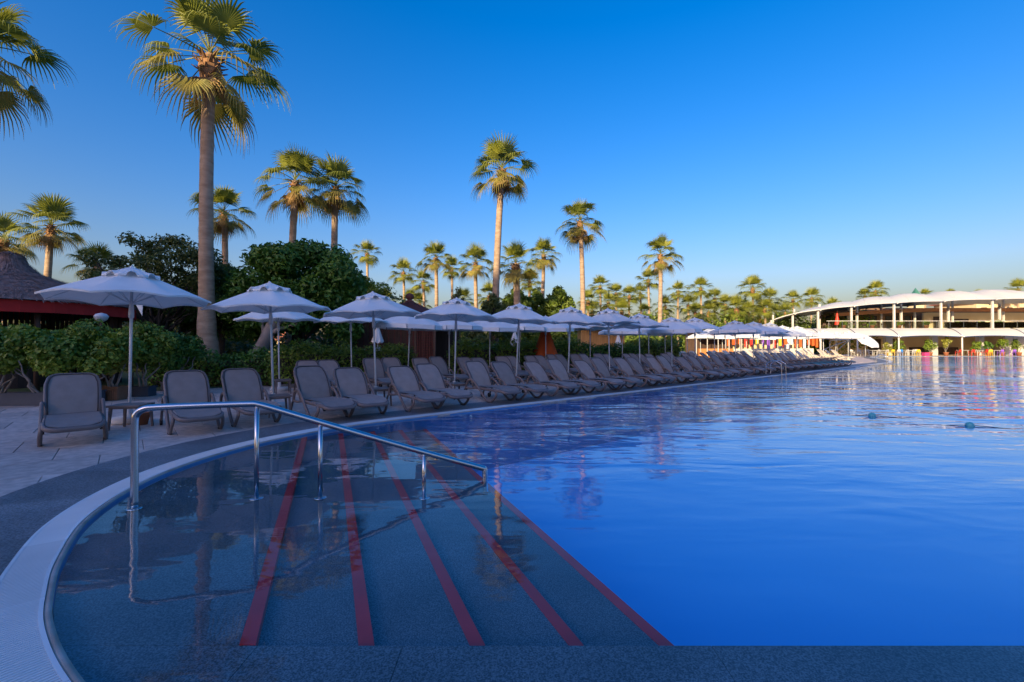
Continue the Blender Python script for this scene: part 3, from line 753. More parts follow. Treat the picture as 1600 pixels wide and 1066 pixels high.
# closed parasols
def closed_parasol(px, d, ztop, zlow, r, material, label):
    o = empty('closed_parasol', (X_(px, d), d, 0)); tag(o, label, 'parasol', 'folded parasols')
    m = MB(); N1 = 24; prof = [(0.02, ztop), (r * 0.35, ztop - (ztop - zlow) * 0.3), (r * 0.7, ztop - (ztop - zlow) * 0.7), (r, zlow)]
    vs = []; fs = []
    for q, z in prof:
        for k in range(N1):
            a = 2 * math.pi * k / N1; w = q * (1 + 0.22 * math.cos(8 * a)); vs.append((w * math.cos(a), w * math.sin(a), z + 0.05 * math.cos(8 * a) * q / r))
    for i in range(3):
        for k in range(N1): fs.append((i * N1 + k, (i + 1) * N1 + k, (i + 1) * N1 + (k + 1) % N1, i * N1 + (k + 1) % N1))
    m.add(vs, fs); m.build('folded_canopy', material, o, True)
    m = MB(); m.lathe([(0.022, 0), (0.022, ztop + 0.08)], 10); m.build('pole', M_pole, o, True)
    m = MB(); m.lathe([(0.25, 0), (0.25, 0.1), (0.04, 0.13)], 16); m.build('base', M_concrete, o, True)
closed_parasol(590, 20.5, 2.35, 1.55, 0.24, M_canvas, 'folded white parasol standing before the bamboo hut wall')
closed_parasol(852, 22.6, 2.6, 0.9, 0.52, M_orange, 'folded orange parasol in front of the hedge')
closed_parasol(804, 26, 2.3, 1.4, 0.25, M_canvas, 'folded white parasol behind the hedge, beside the orange one')
closed_parasol(966, 31, 2.25, 1.0, 0.30, M_canvas, 'folded white parasol at the corner of the bamboo kiosk')
closed_parasol(1308, 63, 6.1, 4.2, 0.30, M_redpl, 'folded red parasol on the restaurant upper terrace')

# ------------------------------------------------------------------ foliage helpers
def leaf_cloud(name, clumps, n_total, size, material, parent, seed=0, up=0.35, aspect=0.55, shell=0.55):
    """many small bent leaves spread through ellipsoid clumps [(cx,cy,cz,rx,ry,rz)]"""
    g = np.random.default_rng(seed); cl = np.array(clumps, float)
    wgt = (cl[:, 3] * cl[:, 4] + cl[:, 4] * cl[:, 5] + cl[:, 3] * cl[:, 5]); wgt /= wgt.sum()
    idx = g.choice(len(cl), n_total, p=wgt)
    d = g.normal(size=(n_total, 3)); d /= np.linalg.norm(d, axis=1)[:, None]
    rad = shell + (1.04 - shell) * g.random(n_total) ** 0.6
    rad += g.normal(0, 0.05, n_total)
    c = cl[idx, :3] + d * rad[:, None] * cl[idx, 3:]
    nrm = d * 0.8 + g.normal(0, 0.55, (n_total, 3)); nrm[:, 2] += up; nrm /= np.linalg.norm(nrm, axis=1)[:, None]
    t = np.cross(nrm, g.normal(size=(n_total, 3))); t /= np.linalg.norm(t, axis=1)[:, None] + 1e-9
    b = np.cross(nrm, t); s = size * (0.6 + 0.8 * g.random(n_total))[:, None]
    w = s * aspect
    # leaf: kite of two bent quads: base, sideL, tip, sideR with a mid fold
    p0 = c - t * s * 0.5; p1 = c + b * w * 0.5 + nrm * s * 0.08; p2 = c + t * s * 0.5 - nrm * s * 0.12; p3 = c - b * w * 0.5 + nrm * s * 0.08
    v = np.stack([p0, p1, p2, p3], 1).reshape(-1, 3); f = np.arange(n_total * 4).reshape(-1, 4)
    f = np.concatenate([f[:, [0, 1, 2]], f[:, [0, 2, 3]]])
    v = v[(v[:, 2] > -50)] if False else v
    return mk(name, v, f, material, parent)
def limb(m, p0, p1, r0, r1, wob=0.1, seed=0, n=6):
    g = random.Random(seed); a = Vector(p0); b = Vector(p1); pts = []; L_ = (b - a).length
    for i in range(n + 1):
        t = i / n; q = a.lerp(b, t) + Vector((g.uniform(-1, 1), g.uniform(-1, 1), g.uniform(-.5, .5))) * wob * L_ * 0.2 * math.sin(math.pi * t); pts.append(q)
    m.sweep(pts, [r0 + (r1 - r0) * i / n for i in range(n + 1)], n=8); return pts
def blob(m, cl, k=0.72, n=8):
    """dark twig core so that gaps do not show straight through"""
    for cx, cy, cz, rx, ry, rz in cl:
        m.lathe([(0.01, -rz * k)] + [(max(rx, ry) * k * math.sin(math.pi * i / 5), -rz * k * math.cos(math.pi * i / 5)) for i in range(1, 5)] + [(0.01, rz * k)], n, (cx, cy, cz))

# ------------------------------------------------------------------ fan palms
def frond_mesh(pitch, seed, Lp=1.05, Lb=1.35, nseg=24, droop=1.0, spread=105):
    g = random.Random(seed); cp, sp = math.cos(R(pitch)), math.sin(R(pitch))
    V = []; Fc = []
    def add(vs, fs):
        o = len(V); V.extend(vs); Fc.extend([tuple(i + o for i in q) for q in fs])
    # petiole, arching
    pet = []
    for i in range(5):
        t = i / 4; pet.append(Vector((Lp * t * cp, 0, Lp * t * sp - 0.13 * t * t * droop * abs(cp))))
    m = MB(); m.sweep(pet, [0.028, 0.02, 0.016, 0.014, 0.012], n=4, cap=False); add(m.v, m.f)
    hub = pet[-1]; fw = Vector((cp, 0, sp - 0.25 * droop * cp)).normalized(); sd = Vector((0, 1, 0)); up = fw.cross(sd) * -1
    up = sd.cross(fw) * -1 if up.z < 0 and pitch < 85 else up
    if up.z < 0: up = -up
    das = math.radians(2 * spread) / nseg; twist = g.uniform(-0.25, 0.25)
    for k in range(nseg):
        a = -R(spread) + das * (k + 0.5); ln = Lb * (0.72 + 0.28 * math.cos(a * 0.8)) * g.uniform(0.92, 1.06)
        dr = (fw * math.cos(a) + sd * math.sin(a)); cup = 0.22 + 0.08 * math.sin(a * 2 + twist)
        per = (-fw * math.sin(a) + sd * math.cos(a))
        fr = [0.03, 0.22, 0.41, 0.67, 0.86, 1.0]; rows = []
        fall = g.uniform(0.75, 1.25) * droop
        for q_, u in enumerate(fr):
            p = hub + dr * (ln * u) + up * (cup * ln * math.sin(u * 1.6) * (0.25 + 0.5 * abs(math.sin(a))) * 0.6)
            hang = max(0, u - 0.47)
            # outer half bends over and hangs
            p = p - dr * (ln * hang * hang * 0.75 * fall) + Vector((0, 0, -1)) * (ln * (0.10 * u * u + 1.15 * hang ** 1.5) * fall)
            wd = math.tan(das / 2) * ln * u * 1.06 if u <= 0.45 else math.tan(das / 2) * ln * 0.41 * max(0.05, (1 - u) / 0.59) ** 0.8 * 0.95
            pl = up * (0.22 * wd)
            rows.append((p - per * wd - pl, p + pl, p + per * wd - pl))
        vs = [x for r_ in rows for x in r_]; fs = []
        for i in range(len(fr) - 1):
            o = 3 * i; fs += [(o, o + 1, o + 4, o + 3), (o + 1, o + 2, o + 5, o + 4)]
        add(vs, fs)
    return [tuple(p) for p in V], Fc
PITCH = [84, 66, 48, 30, 12, -6, -24, -42]
FR = {}
for pi_, p in enumerate(PITCH):
    for s in range(2):
        v, f = frond_mesh(p, 31 * pi_ + s, Lp=(0.62, 0.72, 0.90, 1.10, 1.25, 1.32, 1.30, 1.2)[pi_] + 0.16 * s, Lb=(1.45, 1.42, 1.36, 1.28, 1.22, 1.2, 1.2, 1.2)[pi_] - 0.12 * s, droop=(0.14, 0.26, 0.48, 0.75, 0.95, 1.0, 0.95, 0.85)[pi_])
        FR[(pi_, s)] = (v, f, mesh_of('frond', v, f, M_frond if pi_ < 6 else M_frond_b))
vd, fd = frond_mesh(-66, 999, Lp=0.55, Lb=1.05, nseg=16, droop=0.6, spread=70)
DEADM = mesh_of('dead_frond', vd, fd, M_dead)
def crown_plan(seed, n=34):
    g = random.Random(seed); out = []
    for k in range(n):
        u = k / (n - 1); pi_ = min(7, int(u ** 0.85 * 7.99)); a = k * 2.39996 + g.uniform(-.35, .35)
        out.append((pi_, g.randrange(2), a, g.uniform(0.8, 1.12), g.uniform(-14, 14), g.uniform(-12, 12)))
    return out
def crown_joined(seed, n=30):
    V = []; Fq = []; o = 0
    for pi_, s, a, sc, tl, tl2 in crown_plan(seed, n):
        v, f, _ = FR[(pi_, s)]; A = np.array(v) * sc; c2, s2 = math.cos(R(tl2)), math.sin(R(tl2)); A = np.stack([A[:, 0] * c2 + A[:, 2] * s2, A[:, 1], -A[:, 0] * s2 + A[:, 2] * c2], 1); ca, sa = math.cos(a), math.sin(a)
        B = np.empty_like(A); B[:, 0] = A[:, 0] * ca - A[:, 1] * sa; B[:, 1] = A[:, 0] * sa + A[:, 1] * ca; B[:, 2] = A[:, 2] + 0.12 * (0.5 - pi_ / 8)
        V.append(B); Fq.append(np.array(f) + o); o += len(B)
    return np.concatenate(V), np.concatenate(Fq)
CROWNS = [mesh_of('crown', *crown_joined(100 + i), M_frond) for i in range(5)]
g_ = random.Random(5)
def boots_mesh(r, seed):
    g = random.Random(seed); m = MB(); m.lathe([(r * 0.9, -1.15), (r * 1.15, -0.8), (r * 1.35, -0.35), (r * 1.0, -0.08), (r * 0.3, 0.1)], 10)
    for k in range(44):
        a = k * 2.39996; z = -1.1 + 1.1 * k / 44; rr = r * (1.0 + 0.35 * (1 - abs(z + 0.3)))
        p0 = Vector((rr * 0.8 * math.cos(a), rr * 0.8 * math.sin(a), z)); out = g.uniform(0.10, 0.26)
        p1 = p0 + Vector((out * math.cos(a + 0.2), out * math.sin(a + 0.2), g.uniform(0.02, 0.22)))
        m.sweep([p0, p0.lerp(p1, 0.5) + Vector((0, 0, -0.01)), p1], [0.06, 0.045, 0.02], [0.03, 0.02, 0.01], n=5)
    return m
BOOTS = [mesh_of('boots', *(lambda m: (m.v, m.f))(boots_mesh(0.205, s)), M_boot) for s in range(2)]
def palm(px, py, d, rad, label, detail=True, seed=None, lean=0.0, ndead=6, trunk_r=0.22, flare=1.5, nfr=30, group='fan palms', scale=None):
    seed = seed if seed is not None else int(px) + 11; g = random.Random(seed)
    x = X_(px, d); h = Z_(py, d); sc = (rad * d / F) / 2.45 if scale is None else scale      # crown radius in metres over the unit crown
    sc = max(0.6, min(1.35, sc))
    o = empty('palm_tree', (x, d, 0)); tag(o, label, 'palm tree', group)
    m = MB(); N1 = 14; pts = []; rs = []
    for i in range(N1 + 1):
        t = i / N1; pts.append((lean * (t - 1) * (1 - 0.3 * t) + 0.12 * math.sin(t * 3 + seed), 0.1 * math.sin(t * 2.3 + seed), h * t)); rs.append(trunk_r * (1 + (flare - 1) * math.exp(-t * h / 1.3)) * (1.12 - 0.22 * t))
    m.sweep(smooth_path(pts, 3), [rs[min(N1, i // 3)] * (1 + 0.025 * math.sin(i * 2.1)) for i in range(3 * N1 + 1)], n=14); m.build('trunk', M_bark_palm, o, True)
    top = Vector(pts[-1])
    if detail:
        cr = link('crown', BOOTS[seed % 2], o); cr.location = top; cr.scale = (sc * trunk_r / 0.22,) * 2 + (sc,)
        for k_, (pi_, s, a, q, tl, tl2) in enumerate(crown_plan(seed, nfr)):
            fo = link('frond', FR[(pi_, s)][2], cr); fo.location = (0, 0, 0.25 * (0.6 - pi_ / 8)); fo.rotation_euler = (R(tl), R(tl2), a)
            kk = trunk_r / 0.22
            fo.scale = (q / kk, q / kk, q)
        for k_ in range(ndead):
            fo = link('dead_frond', DEADM, cr); fo.location = (0, 0, -0.25); fo.rotation_euler = (0, 0, g.uniform(0, 6.28)); kk = trunk_r / 0.22
            q = g.uniform(0.6, 0.95); fo.scale = (q / kk, q / kk, q)
    else:
        cr = link('crown', CROWNS[seed % 5], o); cr.location = top; cr.rotation_euler = (0, 0, g.uniform(0, 6.28)); cr.scale = (sc, sc, sc)
        bt = link('boots', BOOTS[seed % 2], cr)
    return o
palm(331, 88, 18.3, 124, 'tall grey-trunked fan palm in the shade behind the hedge, largest in view', trunk_r=0.245, flare=2.1, ndead=5, lean=0.25, nfr=25)
palm(-42, 66, 18.0, 116, 'fan palm cut by the picture edge above the thatched hut', trunk_r=0.19)
palm(75, 352, 29, 58, 'fan palm with orange-lit trunk beyond the thatched hut', trunk_r=0.19, ndead=10)
palm(10, 372, 31, 50, 'fan palm directly behind the tip of the thatched roof', trunk_r=0.24)
palm(145, 412, 27, 42, 'low sunlit fan palm between the hut and the sparse tree', trunk_r=0.2)
palm(347, 330, 30, 55, 'sunlit fan palm half hidden behind the tall grey palm trunk', trunk_r=0.19, ndead=14)
palm(458, 283, 26, 70, 'fan palm rising over the dark round tree, its crown touching a neighbour', trunk_r=0.19, ndead=14)
palm(526, 292, 27.5, 62, 'fan palm rising over the dark round tree, with the slimmer orange trunk', trunk_r=0.19, ndead=10)
palm(784, 265, 30, 64, 'tall fan palm with banded cream trunk, tallest in the middle of the view', trunk_r=0.215, lean=0.5, ndead=12)
palm(906, 345, 38, 47, 'tall fan palm with pale trunk above the bright conifer shrubs', trunk_r=0.2, lean=-0.35, ndead=12)
palm(1031, 397, 46, 39, 'tall fan palm standing clear above the far palm grove', trunk_r=0.2, ndead=10)
palm(680, 402, 47, 34, 'fan palm behind the maroon hut finial, with a lit trunk', trunk_r=0.19)
palm(745, 410, 45, 35, 'fan palm with orange trunk beside the tall banded palm', trunk_r=0.19, ndead=14)
palm(848, 397, 47, 34, 'fan palm between the two tall pale palms', trunk_r=0.19)
palm(806, 412, 40, 46, 'dark bushy fan palm just behind the tall banded trunk', trunk_r=0.3, ndead=14)
fp = [(575, 396, 60, 27), (630, 425, 60, 28), (705, 418, 62, 25), (662, 440, 58, 25), (640, 470, 55, 24), (938, 447, 72, 23), (962, 458, 75, 21), (984, 462, 73, 22), (918, 470, 66, 24), (1002, 458, 78, 20),
      (1014, 437, 66, 24), (950, 472, 64, 22), (1060, 455, 74, 21), (1096, 450, 70, 24), (1117, 466, 75, 21), (1134, 476, 72, 22), (1176, 450, 72, 28), (1150, 482, 66, 28), (1168, 488, 70, 24), (1203, 468, 75, 25),
      (1196, 482, 72, 22), (1086, 488, 64, 22), (1006, 488, 60, 20), (1240, 468, 90, 19), (1268, 466, 92, 22), (1228, 488, 80, 20), (1368, 455, 92, 22), (1352, 462, 96, 16), (1446, 461, 105, 14), (1486, 461, 105, 14), (1530, 463, 100, 14), (1592, 452, 95, 22), (1300, 478, 96, 18),
      (602, 470, 66, 24), (655, 474, 64, 24), (722, 468, 62, 26), (765, 462, 58, 28), (828, 440, 56, 28), (925, 486, 70, 24), (972, 486, 72, 24), (1040, 478, 74, 22), (1075, 476, 76, 22), (1108, 488, 72, 24), (1160, 496, 70, 24), (1186, 494, 74, 24), (1214, 490, 82, 22)]
for n_, (px, py, d, rad) in enumerate(sorted(fp)):
    palm(px, py, d, rad, f'distant sunlit fan palm, {ORD[n_]} in the far line counted from the dark round tree', detail=False, trunk_r=0.17, group='far line of fan palms')

# ------------------------------------------------------------------ broadleaf trees and shrubs
def tree(name, x, y, trunk_pts, tr, limbs, clumps, n, size, material, label, bark=M_bark_dark, aspect=0.55, seed=1, up=0.35, core=True, shell=0.55, group=None):
    o = empty(name, (x, y, 0)); tag(o, label, 'tree', group)
    m = MB(); m.sweep(smooth_path(trunk_pts, 4), [tr * (1.25 - 0.55 * i / (4 * (len(trunk_pts) - 1))) for i in range(4 * (len(trunk_pts) - 1) + 1)], n=10)
    for i, (a, b, r0) in enumerate(limbs): limb(m, a, b, r0, r0 * 0.3, 0.5, seed + i)
    m.build('trunk', bark, o, True)
    cr = leaf_cloud('crown', clumps, n, size, material, o, seed, up, aspect, shell)
    return o
def random_clumps(c, r, k, cr, seed, flat=1.0):
    g = random.Random(seed); out = []
    for i in range(k):
        a = g.uniform(0, 6.28); u = g.uniform(-0.75, 1.0); q = math.sqrt(max(0, 1 - u * u)) * g.uniform(0.5, 1.0)
        s = cr * g.uniform(0.7, 1.3); out.append((c[0] + r[0] * q * math.cos(a), c[1] + r[1] * q * math.sin(a), c[2] + r[2] * u * 0.85, s, s, s * flat))
    return out
# dense dark round tree
d = 20.5; x = X_(470, d)
cl = random_clumps((0, 0, 3.75), (3.1, 2.3, 2.05), 54, 0.75, 3, 0.7) + [(-1.9, 0, 2.3, 0.9, 0.9, 0.7), (1.9, 0, 2.2, 0.9, 0.9, 0.7)]
limbs = [((0, 0, 1.6), (c[0] * 0.8, c[1] * 0.8, c[2]), 0.09) for c in cl[:14]]
tree('broadleaf_tree', x, d, [(0, 0, 0), (0.05, 0, 0.9), (0.0, 0, 1.9)], 0.24, limbs, cl, 25000, 0.25, M_leaf_dark, 'dense dark green round tree behind the second and third parasols', seed=4, aspect=0.42, up=0.6, shell=0.45)
# sparse fine-leaved tree
d = 20.0; x = X_(245, d)
cl = random_clumps((0, 0, 4.1), (3.2, 2.0, 2.4), 50, 0.55, 8, 0.7)
limbs = [((0, 0, 1.9), (c[0] * 0.95, c[1] * 0.95, c[2]), 0.06) for c in cl[:26]]
tree('broadleaf_tree', x, d, [(0.5, 0, 0), (0.35, 0, 1.0), (0.0, 0, 2.0)], 0.16, limbs, cl, 11000, 0.17, M_leaf_olive, 'sparse fine-leaved dark tree showing sky through its crown, beside the tall palm', seed=9, aspect=0.45, shell=0.1)
d = 21.5; x = X_(275, d)
cl = random_clumps((0, 0, 3.1), (2.4, 1.6, 1.3), 26, 0.7, 18, 0.8)
tree('broadleaf_tree', x, d, [(-0.2, 0, 0), (0, 0, 1.0), (0.1, 0, 2.0)], 0.18, [((0, 0, 1.6), (c[0] * 0.8, c[1], c[2]), 0.06) for c in cl[:10]], cl, 11000, 0.17, M_leaf_olive, 'olive leaved tree filling the gap below the sparse tree', seed=19, shell=0.35)
d = 22.5; x = X_(345, d)
cl = random_clumps((0, 0, 3.3), (2.0, 1.6, 1.9), 30, 0.7, 28, 0.75)
tree('broadleaf_tree', x, d, [(0, 0, 0), (0, 0, 1.0), (0.1, 0, 2.0)], 0.18, [((0, 0, 1.6), (c[0] * 0.8, c[1], c[2]), 0.06) for c in cl[:10]], cl, 12000, 0.2, M_leaf_dark, 'dark leafy tree directly behind the tall grey palm trunk', seed=29, shell=0.35)
# leaning pale-trunk tree and its dark companion
d = 18.6; x = X_(392, d)
tree('leaning_tree', x, d, [(-0.05, 0, 0), (0.25, 0, 0.9), (0.62, 0, 1.7), (0.95, 0.1, 2.4), (1.9, 0.3, 2.75)], 0.25, [((0.75, 0, 1.95), (1.9, 0.1, 2.35), 0.12), ((0.6, 0, 1.7), (0.2, 0.4, 3.2), 0.08), ((0.95, 0.1, 2.4), (1.0, 0.6, 3.6), 0.08)],
     random_clumps((1.0, 0.9, 3.4), (1.6, 0.9, 0.6), 12, 0.5, 21), 4500, 0.18, M_leaf_dark, 'leaning tree with thick pale grey trunk behind the hedge', bark=M_bark, seed=22)
d = 21.2; x = X_(463, d)
tree('broadleaf_tree', x, d, [(0, 0, 0), (0.02, 0, 1.0), (0.0, 0, 2.4)], 0.24, [], random_clumps((0, 0.5, 3.2), (1.0, 0.8, 0.7), 7, 0.5, 31), 2600, 0.18, M_leaf_dark, 'dark upright trunk just past the leaning tree', seed=32)
# sunlit feathery tree at the flank of the dark tree
d = 25; x = X_(565, d)
cl = random_clumps((0, 0, 3.2), (1.5, 1.2, 2.1), 22, 0.55, 41, 0.6)
tree('feathery_tree', x, d, [(0, 0, 0), (0, 0, 1.5), (0, 0, 4)], 0.14, [], cl, 7500, 0.20, M_leaf_mid, 'feathery green tree with sunlit edge behind the third parasol', seed=42, aspect=0.3)
# bright conifer-like shrubs
for n_, (px, py, d, w, lab) in enumerate(((770, 462, 29, 2.0, 'dark shrubby tree at the foot of the tall banded palm'), (806, 454, 44, 3.6, 'bright green pointed shrub tree next to the banded palm'),
                                          (838, 458, 46, 3.4, 'bright green pointed shrub tree, middle one of the three'), (873, 453, 45, 3.6, 'bright green pointed shrub tree beside the pale leaning palm'),
                                          (715, 448, 30, 1.3, 'wispy dark tree with open twigs beside the maroon hut'))):
    h = Z_(py, d); g = random.Random(n_ + 60); cl = []
    for k in range(26):
        t = k / 25; rr = w * (1 - t) ** 0.6; a = k * 2.4
        cl.append((rr * 0.75 * math.cos(a), rr * 0.75 * math.sin(a), 0.8 + (h - 1.0) * t, 0.55 * (1.15 - t * 0.6) * w / 2, 0.55 * (1.15 - t * 0.6) * w / 2, 0.34 * w / 2))
    wisp = n_ == 4
    tree('shrub_tree', X_(px, d), d, [(0, 0, 0), (0, 0, h * 0.5), (0, 0, h * 0.92)], 0.10, [((0, 0, 1.2), (c[0], c[1], c[2]), 0.03) for c in cl[::2]], cl, 1500 if wisp else 12000, 0.11 * w if not wisp else 0.22,
         M_leaf_olive if n_ in (0, 4) else M_leaf_bright, lab, seed=70 + n_, aspect=0.35, group='shrub trees behind the hedge', shell=0.2)

# hedges and low shrubs
def hedge(name, p0, p1, w, h, n, size, material, label, seed, z0=0.0, wob=0.15):
    g = random.Random(seed); a = Vector(p0); b = Vector(p1); L_ = (b - a).length; k = max(3, int(L_ / 0.5)); cl = []
    o = empty(name, (a.x, a.y, 0)); tag(o, label, 'hedge', 'clipped hedges behind the loungers')
    u = (b - a).normalized(); nn = Vector((-u.y, u.x))
    for i in range(k):
        q = u * (L_ * (i + 0.5) / k)
        for s in (-1, 0, 1):
            qq = q + nn * (w * 0.3 * s); hh = h * g.uniform(1 - wob, 1 + wob)
            cl.append((qq.x, qq.y, z0 + hh * 0.72, 0.42, 0.42, hh * 0.34)); cl.append((qq.x, qq.y, z0 + hh * 0.3, 0.40, 0.40, hh * 0.34))
    leaf_cloud('foliage', cl, n, size, material, o, seed, 0.5, 0.55, 0.5)
    m = MB(); m.box((u.x * L_ / 2, u.y * L_ / 2, z0 + h * 0.42), (L_ * 0.98, w * 0.55, h * 0.75), math.atan2(u.y, u.x)); m.build('light_block_core', M_bark_dark, o)  # solid dark box added inside the foliage to block light coming through
    return o
HP = 9.3
def hp(px, p=HP): return LP(t_of(px, p), p)
hedge('hedge', (X_(243, 16.0), 16.0), hp(470), 1.0, 1.15, 12000, 0.12, M_leaf_dark, 'dark clipped hedge at the foot of the tall grey palm', 81)
hedge('hedge', hp(428, 9.0), hp(640, 9.0), 1.0, 1.38, 15000, 0.11, M_leaf_mid, 'green clipped hedge behind the back-row loungers, before the bamboo hut', 82)
hedge('hedge', hp(712, 8.8), hp(905, 8.8), 1.4, 1.55, 15000, 0.14, M_leaf_mid, 'loose green hedge behind the back row, from the hut to the orange parasol', 83)
hedge('hedge', hp(905, 8.9), hp(1000, 8.9), 1.2, 1.35, 9000, 0.15, M_leaf_dark, 'dark hedge in front of the bamboo kiosk', 84)
hedge('hedge', hp(985, 9.6), hp(1052, 9.6), 1.6, 1.7, 7000, 0.2, M_leaf_bright, 'bright sunlit shrub border at the end of the hedge line', 85)
# kerb under the hedge
m = MB(); a = Vector(hp(428, 8.35)); b = Vector(hp(1000, 8.35)); L_ = (b - a).length; c = (a + b) / 2
m.box((c.x, c.y, 0.06), (L_, 0.12, 0.13), ang); kb = m.build('hedge_kerb', M_joint); tag(kb, kind='structure')
# low undergrowth and background woodland that reads as one mass
g = random.Random(91); cl = []
for k in range(60):
    px = g.uniform(560, 1010); d = g.uniform(40, 52); h = g.uniform(1.5, 3.2) if px < 700 else g.uniform(2.6, 5.0); cl.append((X_(px, d), d, h * 0.5, 1.6, 1.6, h * 0.55))
for k in range(70):
    px = g.uniform(1000, 1350); d = g.uniform(66, 84); h = g.uniform(3.8, 6.8); cl.append((X_(px, d), d, h * 0.5, 2.4, 2.4, h * 0.55))
ud = leaf_cloud('undergrowth', cl, 52000, 0.42, M_leaf_bright, None, 92, 0.5); tag(ud, 'mass of sunlit shrubs under the far palms', 'shrubs', kind='stuff')
cl = []
for k in range(80):
    px = g.uniform(-60, 620); d = g.uniform(24, 34); h = g.uniform(1.2, 3.2) if 330 < px < 520 else g.uniform(2.2, 4.6); cl.append((X_(px, d), d, h * 0.5, 1.3, 1.3, h * 0.55))
ud2 = leaf_cloud('undergrowth', cl, 30000, 0.26, M_leaf_olive, None, 93, 0.5); tag(ud2, 'mass of shaded garden shrubs behind the terrace trees', 'shrubs', kind='stuff')
# clipped bonsai-like bushes seen under the trees
# ------------------------------------------------------------------ planters with ficus shrubs at the edge of the terrace
def shrub(x, y, h, w, label, material, stems=4, seed=0, z0=0.3, n=3800, size=0.115):
    g = random.Random(seed); o = empty('ficus_shrub', (x, y, z0)); tag(o, label, 'shrub', 'potted shrubs on the terrace edge')
    m = MB(); tops = []
    for k in range(stems):
        a = g.uniform(0, 6.28); p1 = (w * 0.5 * math.cos(a), w * 0.35 * math.sin(a), h * 0.55); limb(m, (0.10 * math.cos(a), 0.08 * math.sin(a), -0.08), p1, 0.028, 0.012, 0.4, seed + k)
    m.build('stems', M_bark, o, True)
    cl = random_clumps((0, 0, h * 0.62), (w * 0.55, w * 0.5, h * 0.34), 20, w * 0.22, seed, 0.9)
    leaf_cloud('foliage', cl, n, size, material, o, seed, 0.4, 0.6, 0.35); return o
def planter(px, py, w, dep, h, material, label, rz=0.0):
    d = CAM_H * F / (py - 539); o = empty('planter', (X_(px, d), d, 0), rz); tag(o, label, 'planter', 'planters on the terrace edge')
    m = MB(); t = 0.025
    m.box((0, -dep / 2, h / 2), (w, t, h)); m.box((0, dep / 2, h / 2), (w, t, h)); m.box((-w / 2 + t / 2, 0, h / 2), (t, dep - t, h - .002)); m.box((w / 2 - t / 2, 0, h / 2), (t, dep - t, h - .002))
    m.build('trough', material, o)
    rim = MB(); rim.box((0, -dep / 2 - 0.008, h - 0.02), (w + 0.05, 0.03, 0.045)); rim.box((0, dep / 2 + 0.008, h - 0.02), (w + 0.05, 0.03, 0.045)); rim.build('rim', material, o)
    if material is M_planter_b:
        for k in range(int(w / 0.05)): 
            fl = MB(); fl.box((-w / 2 + 0.03 + k * 0.05, -dep / 2 - 0.016, h * 0.42), (0.022, 0.014, h * 0.7)); fl.build('flute', material, o)
    s = MB(); s.box((0, 0, h - 0.07), (w - 2 * t, dep - t, 0.02)); s.build('soil', M_soil, o)
    return X_(px, d), d
x, y = planter(30, 633, 2.1, 0.36, 0.30, M_planter, 'long dark slate planter beside the lounger standing alone', R(5))
shrub(x - 0.55, y, 1.75, 1.35, 'tall ficus shrub at the outer end of the long slate planter', M_leaf_mid, 5, 101, 0.26, 5200)
shrub(x + 0.6, y + 0.02, 1.5, 1.3, 'ficus shrub at the inner end of the long slate planter', M_leaf_mid, 5, 102, 0.26, 5200)
x, y = planter(128, 629, 0.85, 0.34, 0.30, M_planter, 'short slate planter hidden behind the lounger standing alone', R(5))
shrub(x, y + 0.05, 1.68, 1.5, 'broad ficus shrub directly behind the lounger standing alone', M_leaf_mid, 5, 103, 0.26, 6000)
x, y = planter(172, 625, 0.62, 0.34, 0.36, M_planter_b, 'fluted brown planter next to the first parasol pole', R(6))
shrub(x + 0.05, y, 1.35, 0.95, 'yellow-green variegated shrub in the brown fluted planter', M_leaf_yellow, 5, 104, 0.30, 2400)
x, y = planter(222, 619, 0.55, 0.34, 0.28, M_planter, 'small slate planter behind the first side table', R(8))
shrub(x, y, 1.75, 1.35, 'ficus shrub in the small slate planter behind the first parasol pole', M_leaf_mid, 4, 105, 0.25, 4800)
x, y = planter(272, 610, 0.55, 0.34, 0.28, M_planter, 'slate planter behind the twin loungers, near the tall palm', R(8))
shrub(x, y, 1.5, 1.3, 'dark ficus shrub behind the twin loungers', M_leaf_dark, 4, 106, 0.25, 4200)

# ------------------------------------------------------------------ thatched hut with red valance
def straw_roof(m, prof, n, seed, layers=9, strand=420, ln=0.35):
    g = random.Random(seed)
    m.lathe(prof, n, cap=False)
    for k in range(strand * layers // 3):
        t = g.random(); i = min(len(prof) - 2, int(t * (len(prof) - 1))); u = t * (len(prof) - 1) - i
        r = prof[i][0] + (prof[i + 1][0] - prof[i][0]) * u; z = prof[i][1] + (prof[i + 1][1] - prof[i][1]) * u
        if g.random() > r / prof[0][0] + 0.15: continue
        a = g.uniform(0, 6.28); sl_ = math.atan2(prof[i + 1][1] - prof[i][1], prof[i][0] - prof[i + 1][0]); L_ = ln * g.uniform(0.5, 1.1); w = g.uniform(0.008, 0.022)
        dirv = Vector((math.cos(sl_) * math.cos(a), math.cos(sl_) * math.sin(a), -math.sin(sl_))); p = Vector((r * math.cos(a), r * math.sin(a), z + g.uniform(0.01, 0.05)))
        q = p + dirv * L_ + Vector((g.uniform(-.06, .06), g.uniform(-.06, .06), g.uniform(-0.01, 0.04))); s = Vector((-math.sin(a), math.cos(a), 0)) * w
        m.add([p - s, p + s, q + s * 0.4, q - s * 0.4], [(0, 1, 2, 3)])
d = 15.5; hut = empty('thatched_hut', (X_(14, d), d, -0.15)); tag(hut, 'thatched round hut with red fabric valance and bell shaped roof', 'hut')
m = MB(); straw_roof(m, [(3.42, 2.95), (2.7, 3.3), (1.8, 3.66), (0.95, 3.95)], 40, 5, 9, 2600, 0.28); rf = m.build('roof', M_thatch, hut)
